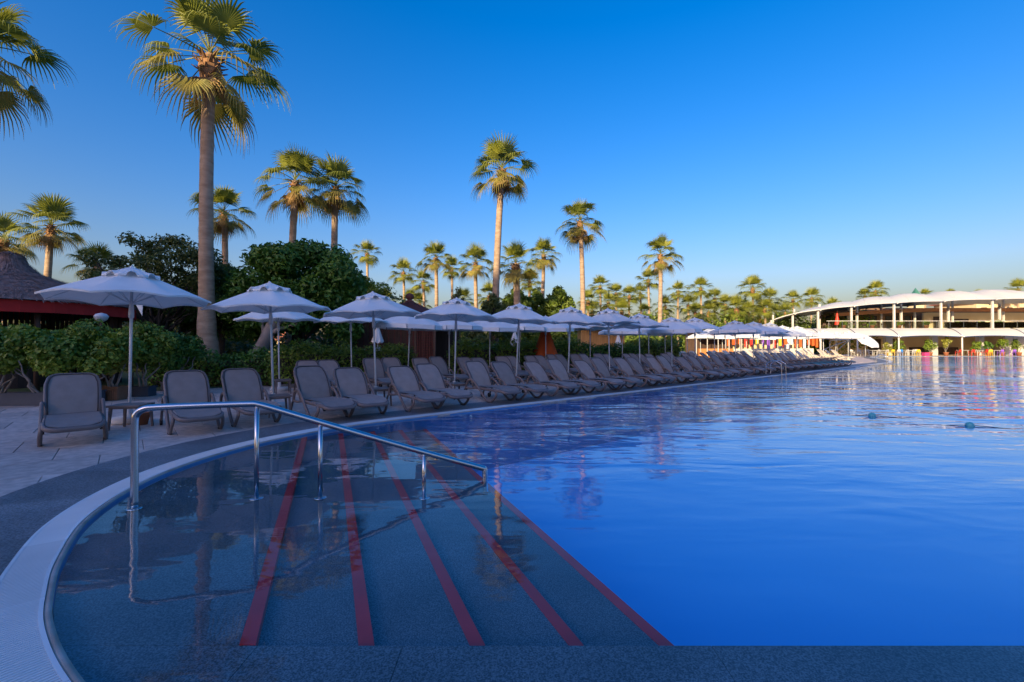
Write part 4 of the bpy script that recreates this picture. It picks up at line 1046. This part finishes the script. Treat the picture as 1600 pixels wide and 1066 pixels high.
m = MB(); straw_roof(m, [(1.10, 3.88), (0.72, 4.08), (0.45, 4.38), (0.34, 4.66), (0.05, 4.75)], 28, 6, 6, 900, 0.35); m.build('roof_cap', M_thatch, rf)
m = MB()
for k in range(28):
    a0 = 2 * math.pi * k / 28; a1 = 2 * math.pi * (k + 1) / 28; r = 3.33
    m.add([(r * math.cos(a0), r * math.sin(a0), 2.93), (r * math.cos(a1), r * math.sin(a1), 2.93), (r * 1.005 * math.cos(a1), r * 1.005 * math.sin(a1), 2.57 + 0.01 * (k % 2)), (r * 1.005 * math.cos(a0), r * 1.005 * math.sin(a0), 2.57 + 0.01 * ((k + 1) % 2))], [(0, 1, 2, 3)])
m.build('valance', M_redcloth, hut)
for k in range(10):
    a = 2 * math.pi * k / 10 + 0.1; p = MB(); p.sweep([(2.85 * math.cos(a), 2.85 * math.sin(a), 0), (2.85 * math.cos(a), 2.85 * math.sin(a), 3.1)], 0.08, n=8); p.build('post', M_darkwood, hut, True)
    p = MB(); p.sweep([(2.8 * math.cos(a), 2.8 * math.sin(a), 1.7), (1.9 * math.cos(a + .12), 1.9 * math.sin(a + .12), 3.4)], 0.045, n=6); p.build('brace', M_darkwood, hut)
# screen walls of slats at the back of the hut
for k in range(64):
    a = R(20) + k * R(3.0); r = 2.78; p = MB(); p.box((r * math.cos(a), r * math.sin(a), 1.5), (0.03, 0.115, 2.8), a); p.build('slat', M_darkwood, hut)
m = MB(); m.lathe([(1.0, 0.0), (1.0, 1.05), (1.15, 1.07), (1.15, 1.12), (0.95, 1.12)], 24); m.build('bar_counter', M_darkwood, hut)

# globe lamp on a post, flag
o = empty('garden_lamp', (X_(158, 13.6), 13.6, 0)); tag(o, 'white flattened globe lamp on a brown post above the shrubs', 'lamp')
m = MB(); m.lathe([(0.03, 0), (0.03, 2.15)], 10); m.build('post', M_darkwood, o, True)
m = MB(); m.lathe([(0.05, 2.13), (0.14, 2.2), (0.175, 2.28), (0.175, 2.31), (0.13, 2.37), (0.03, 2.40)], 18); m.build('globe', M_lampglass, o, True)
o = empty('flag', (X_(208, 13.0), 13.0, 0)); tag(o, 'small white pennant hanging under the first parasol', 'flag')
m = MB(); m.lathe([(0.015, 0), (0.015, 2.75)], 8); m.build('pole', M_darkwood, o, True)
m = MB(); m.add([(0.0, 0, 2.72), (0.26, 0.02, 2.72), (0.27, -0.02, 2.28), (0.12, 0.03, 2.5)], [(0, 1, 2, 3)]); m.add([(0.0, 0.006, 2.72), (0.12, 0.036, 2.5), (0.27, -0.014, 2.28), (0.26, 0.026, 2.72)], [(0, 1, 2, 3)]); m.build('cloth', M_canvas, o)
o = empty('bollard_lamp', (X_(591, 18.2), 18.2, 0)); tag(o, 'small white dome bollard light in the hedge before the bamboo hut', 'lamp')
m = MB(); m.lathe([(0.04, 0), (0.04, 1.2)], 8); m.build('post', M_darkwood, o, True)
m = MB(); m.lathe([(0.13, 1.2), (0.13, 1.24), (0.10, 1.33), (0.02, 1.37)], 14); m.build('dome', M_lampglass, o, True)

# ------------------------------------------------------------------ maroon hut with slatted walls and ball finial
d = 23.0; h2 = empty('garden_hut', (X_(640, d), d, 0)); tag(h2, 'maroon roofed garden hut with bamboo walls and ball finial', 'hut')
m = MB(); straw_roof(m, [(2.5, 2.62), (1.6, 3.0), (0.75, 3.35), (0.22, 3.62)], 24, 12, 6, 1200, 0.3); r2 = m.build('roof', M_hutred, h2)
m = MB(); m.lathe([(0.26, 3.55), (0.20, 3.68), (0.10, 3.72), (0.20, 3.80), (0.23, 3.90), (0.17, 4.0), (0.05, 4.06)], 14); m.build('finial', M_hutred, r2, True)
g = random.Random(3)
for k in range(46):
    xx = -2.05 + k * 0.058; p = MB(); p.sweep([(xx, -1.7 + g.uniform(-.02, .02), 0), (xx + g.uniform(-.015, .015), -1.7, 2.5 + g.uniform(-.1, .1))], 0.027, n=6); p.build('cane', M_darkwood if k % 5 else M_hutred, h2)
for xx in (0.66, 1.55):
    p = MB(); p.box((xx, -1.7, 1.25), (0.10, 0.10, 2.6)); p.build('post', M_darkwood, h2)
lat = MB()
for k in range(7):
    xx = 0.75 + k * 0.115; lat.box((xx, -1.7, 1.3), (0.035, 0.03, 2.4))
for k in range(20): lat.box((1.1, -1.672, 0.16 + k * 0.12), (0.84, 0.022, 0.03))
lat.build('lattice_panel', M_hutred, h2)
for k in range(6):
    a = 2 * math.pi * k / 6; p = MB(); p.box((2.0 * math.cos(a), 1.7 * math.sin(a), 1.35), (0.1, 0.1, 2.7)); p.build('post', M_darkwood, h2)
m = MB(); m.box((0.0, 1.6, 1.3), (4.0, 0.08, 2.5)); m.build('rear_wall', M_darkwood, h2)

# bamboo kiosk catching the sun
d = 33.0; kx = empty('bamboo_kiosk', (X_(938, d), d, 0)); tag(kx, 'orange bamboo-walled kiosk behind the hedge', 'kiosk')
g = random.Random(4)
for k in range(44):
    xx = -1.5 + k * 0.069; p = MB(); p.sweep([(xx, -1, 0), (xx + g.uniform(-.01, .01), -1, 2.72 + g.uniform(-.04, .04))], 0.034, n=6); p.build('cane', M_bamboo, kx)
for z in (0.5, 1.5, 2.5):
    p = MB(); p.sweep([(-1.52, -1.05, z), (1.52, -1.05, z)], 0.03, n=6); p.build('crossbar', M_bamboo, kx)
p = MB(); p.box((0, 0.3, 1.3), (2.9, 2.4, 2.6)); p.build('inner_walls', M_bamboo, kx)
p = MB(); straw_roof(p, [(2.3, 2.7), (1.2, 3.15), (0.1, 3.5)], 20, 15, 5, 700, 0.3); p.build('roof', M_thatch, kx)

# hut wall far in the gap between leaning tree and dark trunk: small house with an orange roof
d = 52; hs_ = empty('small_house', (X_(452, d), d, 0)); tag(hs_, 'small cream house with orange tiled roof glimpsed past the leaning tree', 'house')
m = MB(); m.box((0, 0, 1.0), (6, 4, 2.0)); m.build('wall', M_cream, hs_)
m = MB(); m.add([(-3.4, -2.4, 2.0), (3.4, -2.4, 2.0), (3.4, 2.4, 2.0), (-3.4, 2.4, 2.0), (-1.4, 0, 3.3), (1.4, 0, 3.3)], [(0, 1, 5, 4), (1, 2, 5), (2, 3, 4, 5), (3, 0, 4), (3, 2, 1, 0)]); m.build('roof', M_tilered, hs_)
for k in (-1.6, 0.2, 1.7):
    m = MB(); m.box((k, -2.01, 1.2), (0.8, 0.04, 1.0)); m.build('window', M_glass, hs_)

# ------------------------------------------------------------------ two-storey restaurant with tensile roofs
RY = 61.0; rest = empty('restaurant', (40, RY, 0)); tag(rest, 'two storey open restaurant with white tensile roof at the far pool end', 'restaurant')
def rx(px, d=RY): return X_(px, d) - 40
nodes = [rx(v) for v in (1226, 1252, 1285, 1331, 1394, 1467, 1547)] + [rx(1547) + 7.4, rx(1547) + 15, rx(1547) + 23]
zf = [4.95, 5.75, 6.2, 6.62, 7.02, 7.25, 7.5, 7.55, 7.6, 7.6]; zr = [5.05, 6.0, 6.95, 7.55, 8.2, 8.45, 8.8, 8.85, 8.85, 8.8]; sh = [0.62, 0.66, 0.70, 0.66, 0.5, 0.25, 0, 0, 0, 0]; yf = [3.5, 2.2, 1.2, 0.4, 0, 0, 0, 0, 0, 0]
for s in range(len(nodes) - 1):
    m = MB(); NU, NV = 10, 12; vs = []; fs = []
    for lay in (0, 1):
        for i in range(NU + 1):
            u = i / NU; x = nodes[s] + (nodes[s + 1] - nodes[s]) * u; a = zf[s] + (zf[s + 1] - zf[s]) * u; b = zr[s] + (zr[s + 1] - zr[s]) * u; y0 = yf[s] + (yf[s + 1] - yf[s]) * u
            bow = math.sin(math.pi * u); k_ = (nodes[s + 1] - nodes[s]) / 7.0
            for j in range(NV + 1):
                w = j / NV; ridge = math.sin(math.pi * w) ** 0.8; z = a + (b - a) * ridge + 0.30 * k_ * bow * (0.35 + ridge) - lay * 0.06
                y = y0 - 0.9 + (0.45 * bow * (1 - w) * k_) + w * 8.0; vs.append((x + (sh[s] + (sh[s + 1] - sh[s]) * u) * w * 8.0, y, z))
    W = NV + 1; N1 = (NU + 1) * W
    for i in range(NU):
        for j in range(NV): a_ = i * W + j; fs += [(a_, a_ + W, a_ + W + 1, a_ + 1), (N1 + a_, N1 + a_ + 1, N1 + a_ + W + 1, N1 + a_ + W)]
    m.add(vs, fs); m.build('roof_membrane', M_white, rest, True)
    m = MB(); m.sweep([vs[i * W] for i in range(NU + 1)], 0.07, n=6); m.build('edge_cable', M_wpaint, rest, True)
    m = MB(); m.sweep([(nodes[s] + sh[s] * w * 8.0, yf[s] - 0.9 + 8.0 * w, zf[s] + (zr[s] - zf[s]) * math.sin(math.pi * w) ** 0.8 - 0.12) for w in [q / 10 for q in range(11)]], 0.08, n=6); m.build('roof_arch', M_wpaint, rest, True)
    for ii in (3, 7):
        m = MB(); m.sweep([(vs[ii * W + j][0], vs[ii * W + j][1], vs[ii * W + j][2] + 0.01) for j in range(NV + 1)], 0.03, n=5); m.build('membrane_seam', M_wpaint, rest, True)
    lm_ = MB(); lx = (nodes[s] + nodes[s + 1]) / 2; lm_.lathe([(0.02, 0.5), (0.02, 0.22), (0.18, 0.14), (0.2, 0.0), (0.16, -0.05)], 10, (lx, yf[s] + 2.2, zf[s] - 0.9)); lm_.build('pendant_lamp', M_darkint, rest, True)
    for yy in (0.0, 5.5):
        m = MB(); m.box((nodes[s] + 0.02 + sh[s] * yy, yf[s] - 0.3 + yy, 3.6 + (zf[s] - 3.6) / 2 + yy * .1), (0.20, 0.20, zf[s] - 3.6 + yy * .2 - 0.05)); m.build('column', M_wpaint, rest)
    if nodes[s + 1] - nodes[s] > 3.5:
        m = MB(); m.box((nodes[s] * .45 + nodes[s + 1] * .55, yf[s] + 2.6, 5.4), (0.22, 0.22, 3.6)); m.build('column', M_wpaint, rest)
X0, X1 = rx(1290), nodes[-1]
m = MB(); m.box(((X0 + X1) / 2, 8.2, 3.42), (X1 - X0, 17, 0.36)); m.build('terrace_slab', M_wpaint, rest)
m = MB(); m.box(((X0 + X1) / 2, -0.36, 3.55), (X1 - X0, 0.1, 0.22)); m.build('slab_fascia', M_wpaint, rest)
# railing: posts, rail, glass
k = X0 + 0.3
while k < X1 - 1.5:
    m = MB(); m.box((k, -0.2, 4.12), (0.05, 0.05, 1.0)); m.build('railing_post', M_steel, rest)
    m = MB(); m.box((k + 0.9, -0.2, 4.1), (1.7, 0.015, 0.8)); m.build('railing_glass', M_pane, rest)
    k += 1.8
m = MB(); m.sweep([(X0, -0.2, 4.64), (X1, -0.2, 4.64)], 0.035, n=8); m.build('handrail', M_wpaint, rest, True)
# upper floor: recessed dark room with orange fascia beam
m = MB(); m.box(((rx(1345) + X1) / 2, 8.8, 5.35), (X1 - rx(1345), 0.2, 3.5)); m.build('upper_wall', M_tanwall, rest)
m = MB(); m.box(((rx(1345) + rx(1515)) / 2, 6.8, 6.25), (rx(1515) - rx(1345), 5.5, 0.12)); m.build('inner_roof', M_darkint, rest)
m = MB(); m.sweep([(rx(1338), 4.1, 5.75), (rx(1400), 4.1, 6.1), (rx(1490), 4.1, 6.45), (X1, 4.1, 6.45)], 0.10, 0.34, n=4); m.build('fascia_beam', M_brownbeam, rest)
for px in (1372, 1405, 1440, 1478, 1512):
    m = MB(); m.box((rx(px), 8.66, 4.85), (1.9, 0.08, 2.0)); w_ = m.build('window', M_glass, rest)
    m = MB(); m.box((rx(px), 8.58, 4.85), (0.08, 0.06, 2.0)); m.build('mullion', M_brownbeam, w_)
m = MB(); m.box(((rx(1522) + X1) / 2, 7.6, 5.0), (X1 - rx(1522), 0.3, 2.6)); m.build('cream_wall', M_cream, rest)
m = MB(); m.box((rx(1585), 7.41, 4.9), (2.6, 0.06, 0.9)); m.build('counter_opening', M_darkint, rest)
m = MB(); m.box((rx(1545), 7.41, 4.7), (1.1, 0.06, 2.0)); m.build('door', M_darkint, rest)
m = MB(); m.box((rx(1516), 2.6, 4.15), (1.3, 0.7, 1.05)); m.build('service_counter', M_wpaint, rest)
# lower tensile awnings
aw = [rx(1205), rx(1262), rx(1318), rx(1380), rx(1475), rx(1572), rx(1572) + 8.5, rx(1572) + 17]
for s in range(len(aw) - 1):
    m = MB(); vs = []; fs = []; NU, NV = 12, 8
    for lay in (0, 1):
        for i in range(NU + 1):
            u = i / NU; bow = math.sin(math.pi * u); x = aw[s] + 0.03 + (aw[s + 1] - aw[s] - 0.06) * u
            for j in range(NV + 1):
                w = j / NV; z = 3.62 - 1.15 * w ** 1.7 + 0.16 * bow * w - lay * 0.05; y = -0.5 - 2.1 * w + 0.3 * bow * w; vs.append((x, y, z))
    W = NV + 1; N1 = (NU + 1) * W
    for i in range(NU):
        for j in range(NV): a_ = i * W + j; fs += [(a_, a_ + 1, a_ + W + 1, a_ + W), (N1 + a_, N1 + a_ + W, N1 + a_ + W + 1, N1 + a_ + 1)]
    m.add(vs, fs); m.build('awning', M_white, rest, True)
    m = MB(); m.sweep([vs[i * W + NV] for i in range(NU + 1)], 0.05, n=6); m.build('awning_cable', M_steel, rest, True)
    m = MB(); m.sweep([(aw[s], -2.45, 0), (aw[s], -2.45, 2.5)], 0.09, n=10); m.build('awning_post', M_wpaint, rest, True)
    m = MB(); m.sweep([(aw[s], -0.55 - 2.05 * w, 3.66 - 1.15 * w ** 1.7) for w in (0, .25, .5, .75, 1)], 0.05, n=6); m.build('awning_arm', M_steel, rest, True)
# ground floor
m = MB(); m.box(((rx(1345) + X1) / 2, 6.0, 1.62), (X1 - rx(1345), 0.25, 3.24)); m.build('lower_wall', M_cream, rest)
for px, w_ in ((1393, 1.2), (1465, 1.0), (1538, 1.0)):
    m = MB(); m.box((rx(px), 0.6, 1.62), (w_ * 0.75, 0.5, 3.22)); m.build('pier', M_wpaint, rest)
m = MB(); m.box((rx(1600) + 1.0, 1.0, 1.62), (5.2, 0.3, 3.22)); m.build('pier_wall', M_wpaint, rest)
for px, w_, h_ in ((1420, 1.9, 2.3), (1447, 1.4, 2.3), (1510, 0.55, 0.7), (1597, 0.6, 2.2)):
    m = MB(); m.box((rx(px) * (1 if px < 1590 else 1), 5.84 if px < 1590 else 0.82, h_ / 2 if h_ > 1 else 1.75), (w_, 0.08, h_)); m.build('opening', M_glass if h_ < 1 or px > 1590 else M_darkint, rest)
m = MB(); m.box(((rx(1480) + rx(1560)) / 2, 5.7, 0.55), (rx(1560) - rx(1480), 0.4, 1.1)); m.build('buffet_counter', M_darkwood, rest)

# cafe furniture
def chair_proto(name, material):
    o = empty(name, (0, 0, -50)); m = MB(); m.box((0, 0, 0.44), (0.44, 0.44, 0.035)); m.build('seat', material, o)
    m = MB(); m.sweep([(-0.2, -0.2, 0.46), (-0.25, -0.19, 0.72), (-0.26, -0.14, 0.86), (-0.26, 0.14, 0.86), (-0.25, 0.19, 0.72), (-0.2, 0.2, 0.46)], 0.02, n=6); m.box((-0.245, 0, 0.70), (0.02, 0.34, 0.24)); m.build('backrest', material, o)
    for sx in (-1, 1):
        for sy in (-1, 1): m = MB(); m.sweep([(0.18 * sx, 0.18 * sy, 0.43), (0.21 * sx, 0.21 * sy, 0)], 0.02, n=5); m.build('leg', material, o)
    for sy in (-1, 1): m = MB(); m.sweep([(-0.23, 0.21 * sy, 0.64), (0.15, 0.23 * sy, 0.65), (0.19, 0.21 * sy, 0.44)], 0.016, n=5); m.build('armrest', material, o)
    return o
def cafe_table(material):
    o = empty('cafe_table', (0, 0, -50)); m = MB(); m.box((0, 0, 0.73), (0.85, 0.85, 0.04)); m.build('table_top', material, o)
    for sx in (-1, 1):
        for sy in (-1, 1): m = MB(); m.sweep([(0.33 * sx, 0.33 * sy, 0.71), (0.37 * sx, 0.37 * sy, 0)], 0.025, n=5); m.build('leg', material, o)
    return o
CW = chair_proto('cafe_chair', M_wpaint); CR_ = chair_proto('cafe_chair', M_redpl); CY = chair_proto('cafe_chair', M_yellow); CB = chair_proto('cafe_chair', M_blue); CD = chair_proto('cafe_chair', M_darkwood); CP = chair_proto('cafe_chair', M_purple); TW = cafe_table(M_wpaint)
CNT = {}
def cnt(k): CNT[k] = CNT.get(k, -1) + 1; return ORD[CNT[k]]
D0 = 58.6
for px in (1338, 1350, 1364, 1377, 1418, 1428, 1500 + 4, 1527, 1553):
    put(TW, (X_(px, D0 + 0.9), D0 + 0.9, 0), 0, f'white cafe table on the far pool edge, {cnt("tw")} from the deck corner', 'table', 'white cafe tables')
for px in (1333, 1343, 1357, 1370, 1383, 1413, 1423, 1434, 1400):
    put(CW, (X_(px, D0), D0 + rnd.uniform(-.2, .3), 0), R(rnd.choice((0, 90, 180, -90)) + rnd.uniform(-15, 15)), f'white plastic cafe chair on the far pool edge, {cnt("cw")} from the deck corner', 'chair', 'white cafe chairs')
for px in (1497, 1518, 1538): put(CR_, (X_(px, D0), D0, 0), R(90 + rnd.uniform(-20, 20)), f'red plastic chair on the far pool edge, {cnt("cr")} of the three', 'chair', 'red cafe chairs')
for px in (1393, 1433, 1546): put(CY, (X_(px, D0 - 0.2), D0 - 0.2, 0), R(90 + rnd.uniform(-20, 20)), f'yellow plastic chair on the far pool edge, {cnt("cy")} from the deck corner', 'chair', 'yellow cafe chairs')
put(CB, (X_(1406, D0), D0, 0), R(80), 'blue plastic chair among the white tables at the far pool edge', 'chair', 'blue cafe chairs')
for px in (1563, 1582): put(CP, (X_(px, D0), D0, 0), R(90), f'purple chair at the far pool edge before the bright wall, {cnt("cp")} of two', 'chair', 'purple cafe chairs')
for px in (1290, 1302, 1325, 1336, 1348, 1375, 1383, 1428, 1437, 1455, 1462, 1490, 1500, 1538, 1552, 1566, 1585):
    put(CD, (X_(px, 63.5), 63.5 + rnd.uniform(-.4, .8), 3.605), R(rnd.uniform(0, 360)), f'dark chair on the restaurant upper terrace, {cnt("cd")} from its open end', 'chair', 'dark terrace chairs')
def potplant(px, d, h, w, material, label, potm=M_terra, z=0.0):
    o = empty('potted_plant', (X_(px, d), d, z)); tag(o, label, 'potted plant', 'potted plants along the restaurant')
    m = MB(); m.lathe([(0.2, 0), (0.27, 0.4), (0.3, 0.42), (0.3, 0.48), (0.25, 0.48)], 14); m.build('pot', potm, o, True)
    m = MB()
    for k in range(4): limb(m, (0, 0, 0.4), (w * 0.4 * math.cos(k * 1.6), w * 0.4 * math.sin(k * 1.6), h * 0.8), 0.03, 0.012, 0.4, px + k)
    m.build('stems', M_bark, o, True)
    leaf_cloud('foliage', random_clumps((0, 0, h * 0.68), (w * .5, w * .5, h * 0.3), 9, w * 0.26, px), 620, 0.2, material, o, px, 0.4, 0.5, 0.2)
for px, h, w, ma, po, lab in ((1385, 1.7, 1.1, M_leaf_yellow, M_yellow, 'yellow-leaved potted plant by the first awning post from the deck corner'), (1404, 2.1, 1.2, M_leaf_mid, M_terra, 'green potted plant beside the blue chair'),
                              (1453, 2.0, 1.4, M_leaf_mid, M_terra, 'green potted plant before the middle white pier'), (1478, 2.5, 0.9, M_leaf_yellow, M_terra, 'slim golden potted plant at the middle awning post'),
                              (1526, 2.0, 1.1, M_leaf_mid, M_terra, 'green potted plant behind the red chairs'), (1545, 2.0, 0.9, M_leaf_dark, M_terra, 'dark potted plant behind the last red chair'),
                              (1566, 2.2, 1.1, M_leaf_mid, M_terra, 'green potted plant at the end of the lower awning'), (1592, 2.0, 1.5, M_leaf_bright, M_terra, 'spreading potted plant before the bright wall')):
    potplant(px, 59.6, h, w, ma, lab, po)
for px in (1318, 1363, 1405, 1447, 1498, 1531, 1561): potplant(px, 61.6, 1.1, 0.8, M_leaf_mid, f'small potted plant along the upper railing, {cnt("pp")} from the open end', M_terra, 3.605)
# bin and boxes
o = empty('storage_box', (X_(1446, 58.9), 58.9, 0)); tag(o, 'pink storage box on the far pool edge', 'box')
m = MB(); m.box((0, 0, 0.21), (0.62, 0.45, 0.4)); m.build('body', M_pink, o); m = MB(); m.box((0, 0, 0.44), (0.66, 0.49, 0.06)); m.build('lid', M_pink, o)
# half open parasol leaning
o = empty('tilted_parasol', (X_(1352, 55.5), 55.5, 0)); tag(o, 'white parasol tilted on its side before the restaurant', 'parasol')
mm, cap = canopy_mesh(1.5, 0.6, False, 0, M_canvas); cn = mm.build('canopy', M_canvas, o, True); cn.location = (0.1, 0, 2.0); cn.rotation_euler = (R(38), R(14), 0)
m = MB(); m.lathe([(0.025, 0), (0.025, 2.3)], 8); m.build('pole', M_pole, o, True)
# kiosk stalls with hanging towels on the far terrace
for n_, (px, d, w, lab) in enumerate(((1172, 55, 7.5, 'white canopied towel stall hung with orange cloths'), (1232, 58, 6.0, 'white canopied stall with red and orange wares near the restaurant'), (1112, 54, 5.0, 'low brown kiosk at the back of the far terrace'))):
    o = empty('market_stall', (X_(px, d), d, 0)); tag(o, lab, 'stall', 'stalls on the far terrace')
    m = MB(); vs = []; fs = []
    for i in range(9):
        u = i / 8
        for j in range(5): v_ = j / 4; vs.append((-w / 2 + w * u, -1.8 + 3.6 * v_, 2.55 + 0.5 * math.sin(math.pi * v_) + 0.08 * math.cos(u * 8 * math.pi)))
    for i in range(8):
        for j in range(4): a_ = i * 5 + j; fs.append((a_, a_ + 5, a_ + 6, a_ + 1))
    m.add(vs, fs); m.build('canopy', M_white if n_ < 2 else M_thatch, o, True)
    for k in range(5):
        p = MB(); p.sweep([(-w / 2 + w * k / 4, -1.7, 0), (-w / 2 + w * k / 4, -1.7, 2.6)], 0.05, n=6); p.build('post', M_wpaint, o)
    m = MB(); m.box((0, 1.6, 1.25), (w, 0.1, 2.5)); m.build('back_wall', M_cream if n_ != 2 else M_darkwood, o)
    m = MB(); m.box((0, -0.9, 0.5), (w * 0.8, 0.6, 1.0)); m.build('counter', M_wpaint if n_ < 2 else M_brownbeam, o)
    if n_ < 2:
        for k in range(11):
            cx = -w / 2 + 0.4 + k * (w - 0.8) / 10; p = MB(); hh = rnd.uniform(0.9, 1.5); p.box((cx, -1.55 + rnd.uniform(-.05, .05), 2.45 - hh / 2), (rnd.uniform(.25, .5), 0.03, hh))
            p.build('hanging_cloth', rnd.choice((M_orange, M_orange, M_yellow, M_redpl, M_purple, M_canvas) if n_ == 0 else (M_redpl, M_canvas, M_orange, M_canvas)), o)
# metal pavilion frame near the deck corner
o = empty('shower_frame', (X_(1312, 47), 47, 0)); tag(o, 'bare metal poolside frame leaning beside the flat teal loungers', 'frame')
for a, b in (((-1.1, 0, 0), (-1.0, 0, 1.9)), ((1.0, 0, 0), (1.05, 0, 2.0)), ((-1.0, 0, 1.9), (1.05, 0, 2.0)), ((-1.1, 0, 0.2), (1.05, 0, 2.0)), ((-1.9, 0, 0.9), (1.05, 0, 2.0))):
    m = MB(); m.sweep([a, b], 0.035, n=6); m.build('bar', M_steel, o)
# roofs behind the restaurant
o = empty('villa', (X_(1590, 100), 104, 0)); tag(o, 'large building with a shallow red tiled roof behind the restaurant', 'building')
m = MB(); m.box((0, 0, 5.4), (20, 10, 10.8)); m.build('wall', M_cream, o)
m = MB(); m.add([(-11, -6, 10.8), (11, -6, 10.8), (11, 6, 10.8), (-11, 6, 10.8), (-4, 0, 13.6), (6, 0, 13.6)], [(0, 1, 5, 4), (1, 2, 5), (2, 3, 4, 5), (3, 0, 4), (3, 2, 1, 0)]); m.build('roof', M_tilered, o)
for k in range(7): m = MB(); m.box((-8.4 + k * 2.8, -5.03, 8.8), (1.2, 0.1, 1.6)); m.build('window', M_glass, o)
o = empty('turret', (X_(1431, 100), 100, 0)); tag(o, 'small green pyramid roofed turret peeking over the white roof', 'turret')
m = MB(); m.box((0, 0, 5.4), (2.0, 2.0, 10.8)); m.build('wall', M_cream, o)
m = MB(); m.add([(-1.3, -1.3, 10.8), (1.3, -1.3, 10.8), (1.3, 1.3, 10.8), (-1.3, 1.3, 10.8), (0, 0, 14.0)], [(0, 1, 4), (1, 2, 4), (2, 3, 4), (3, 0, 4), (3, 2, 1, 0)]); m.build('roof', M_green_roof, o)

# ------------------------------------------------------------------ the hotel behind the viewer that shades the near terrace
a = Vector((-70.5, -57.5)); b = Vector((8.0, -136.0)); u = (b - a).normalized(); L_ = (b - a).length; out = Vector((-u.y, u.x))
if out.dot(Vector((1, 1))) < 0: out = -out
HH = 37.5; c = (a + b) / 2 - out * 7
hotel = empty('hotel_block', (c.x, c.y, 0), math.atan2(u.y, u.x)); tag(hotel, 'pale twelve storey hotel block behind the viewer that shades the terrace', 'hotel')
sgn = 1 if Vector((-math.sin(hotel.rotation_euler[2]), math.cos(hotel.rotation_euler[2]))).dot(out) > 0 else -1
m = MB(); m.box((0, 0, HH / 2), (L_, 14, HH)); m.build('wall', M_hotel, hotel)
m = MB(); m.box((0, -0.001, HH + 0.2), (L_ + 0.6, 14.6, 0.4)); m.build('cornice', M_wpaint, hotel)
wm = None
for fl in range(12):
    for k in range(24):
        xx = -L_ / 2 + 2 + k * (L_ - 4) / 23; zz = 1.7 + fl * 3.05
        if wm is None:
            m = MB(); m.box((0, 0, 0), (1.9, 0.12, 2.1)); wm = mesh_of('window', m.v, m.f, M_glass); m = MB(); m.box((0, 0.55 * sgn, -1.15), (2.9, 1.1, 0.14)); bm_ = mesh_of('balcony', m.v, m.f, M_wpaint)
        w_ = link('window', wm, hotel); w_.location = (xx, 7.02 * sgn, zz)
        if fl: q = link('balcony', bm_, hotel); q.location = (xx, 7.0 * sgn, zz)
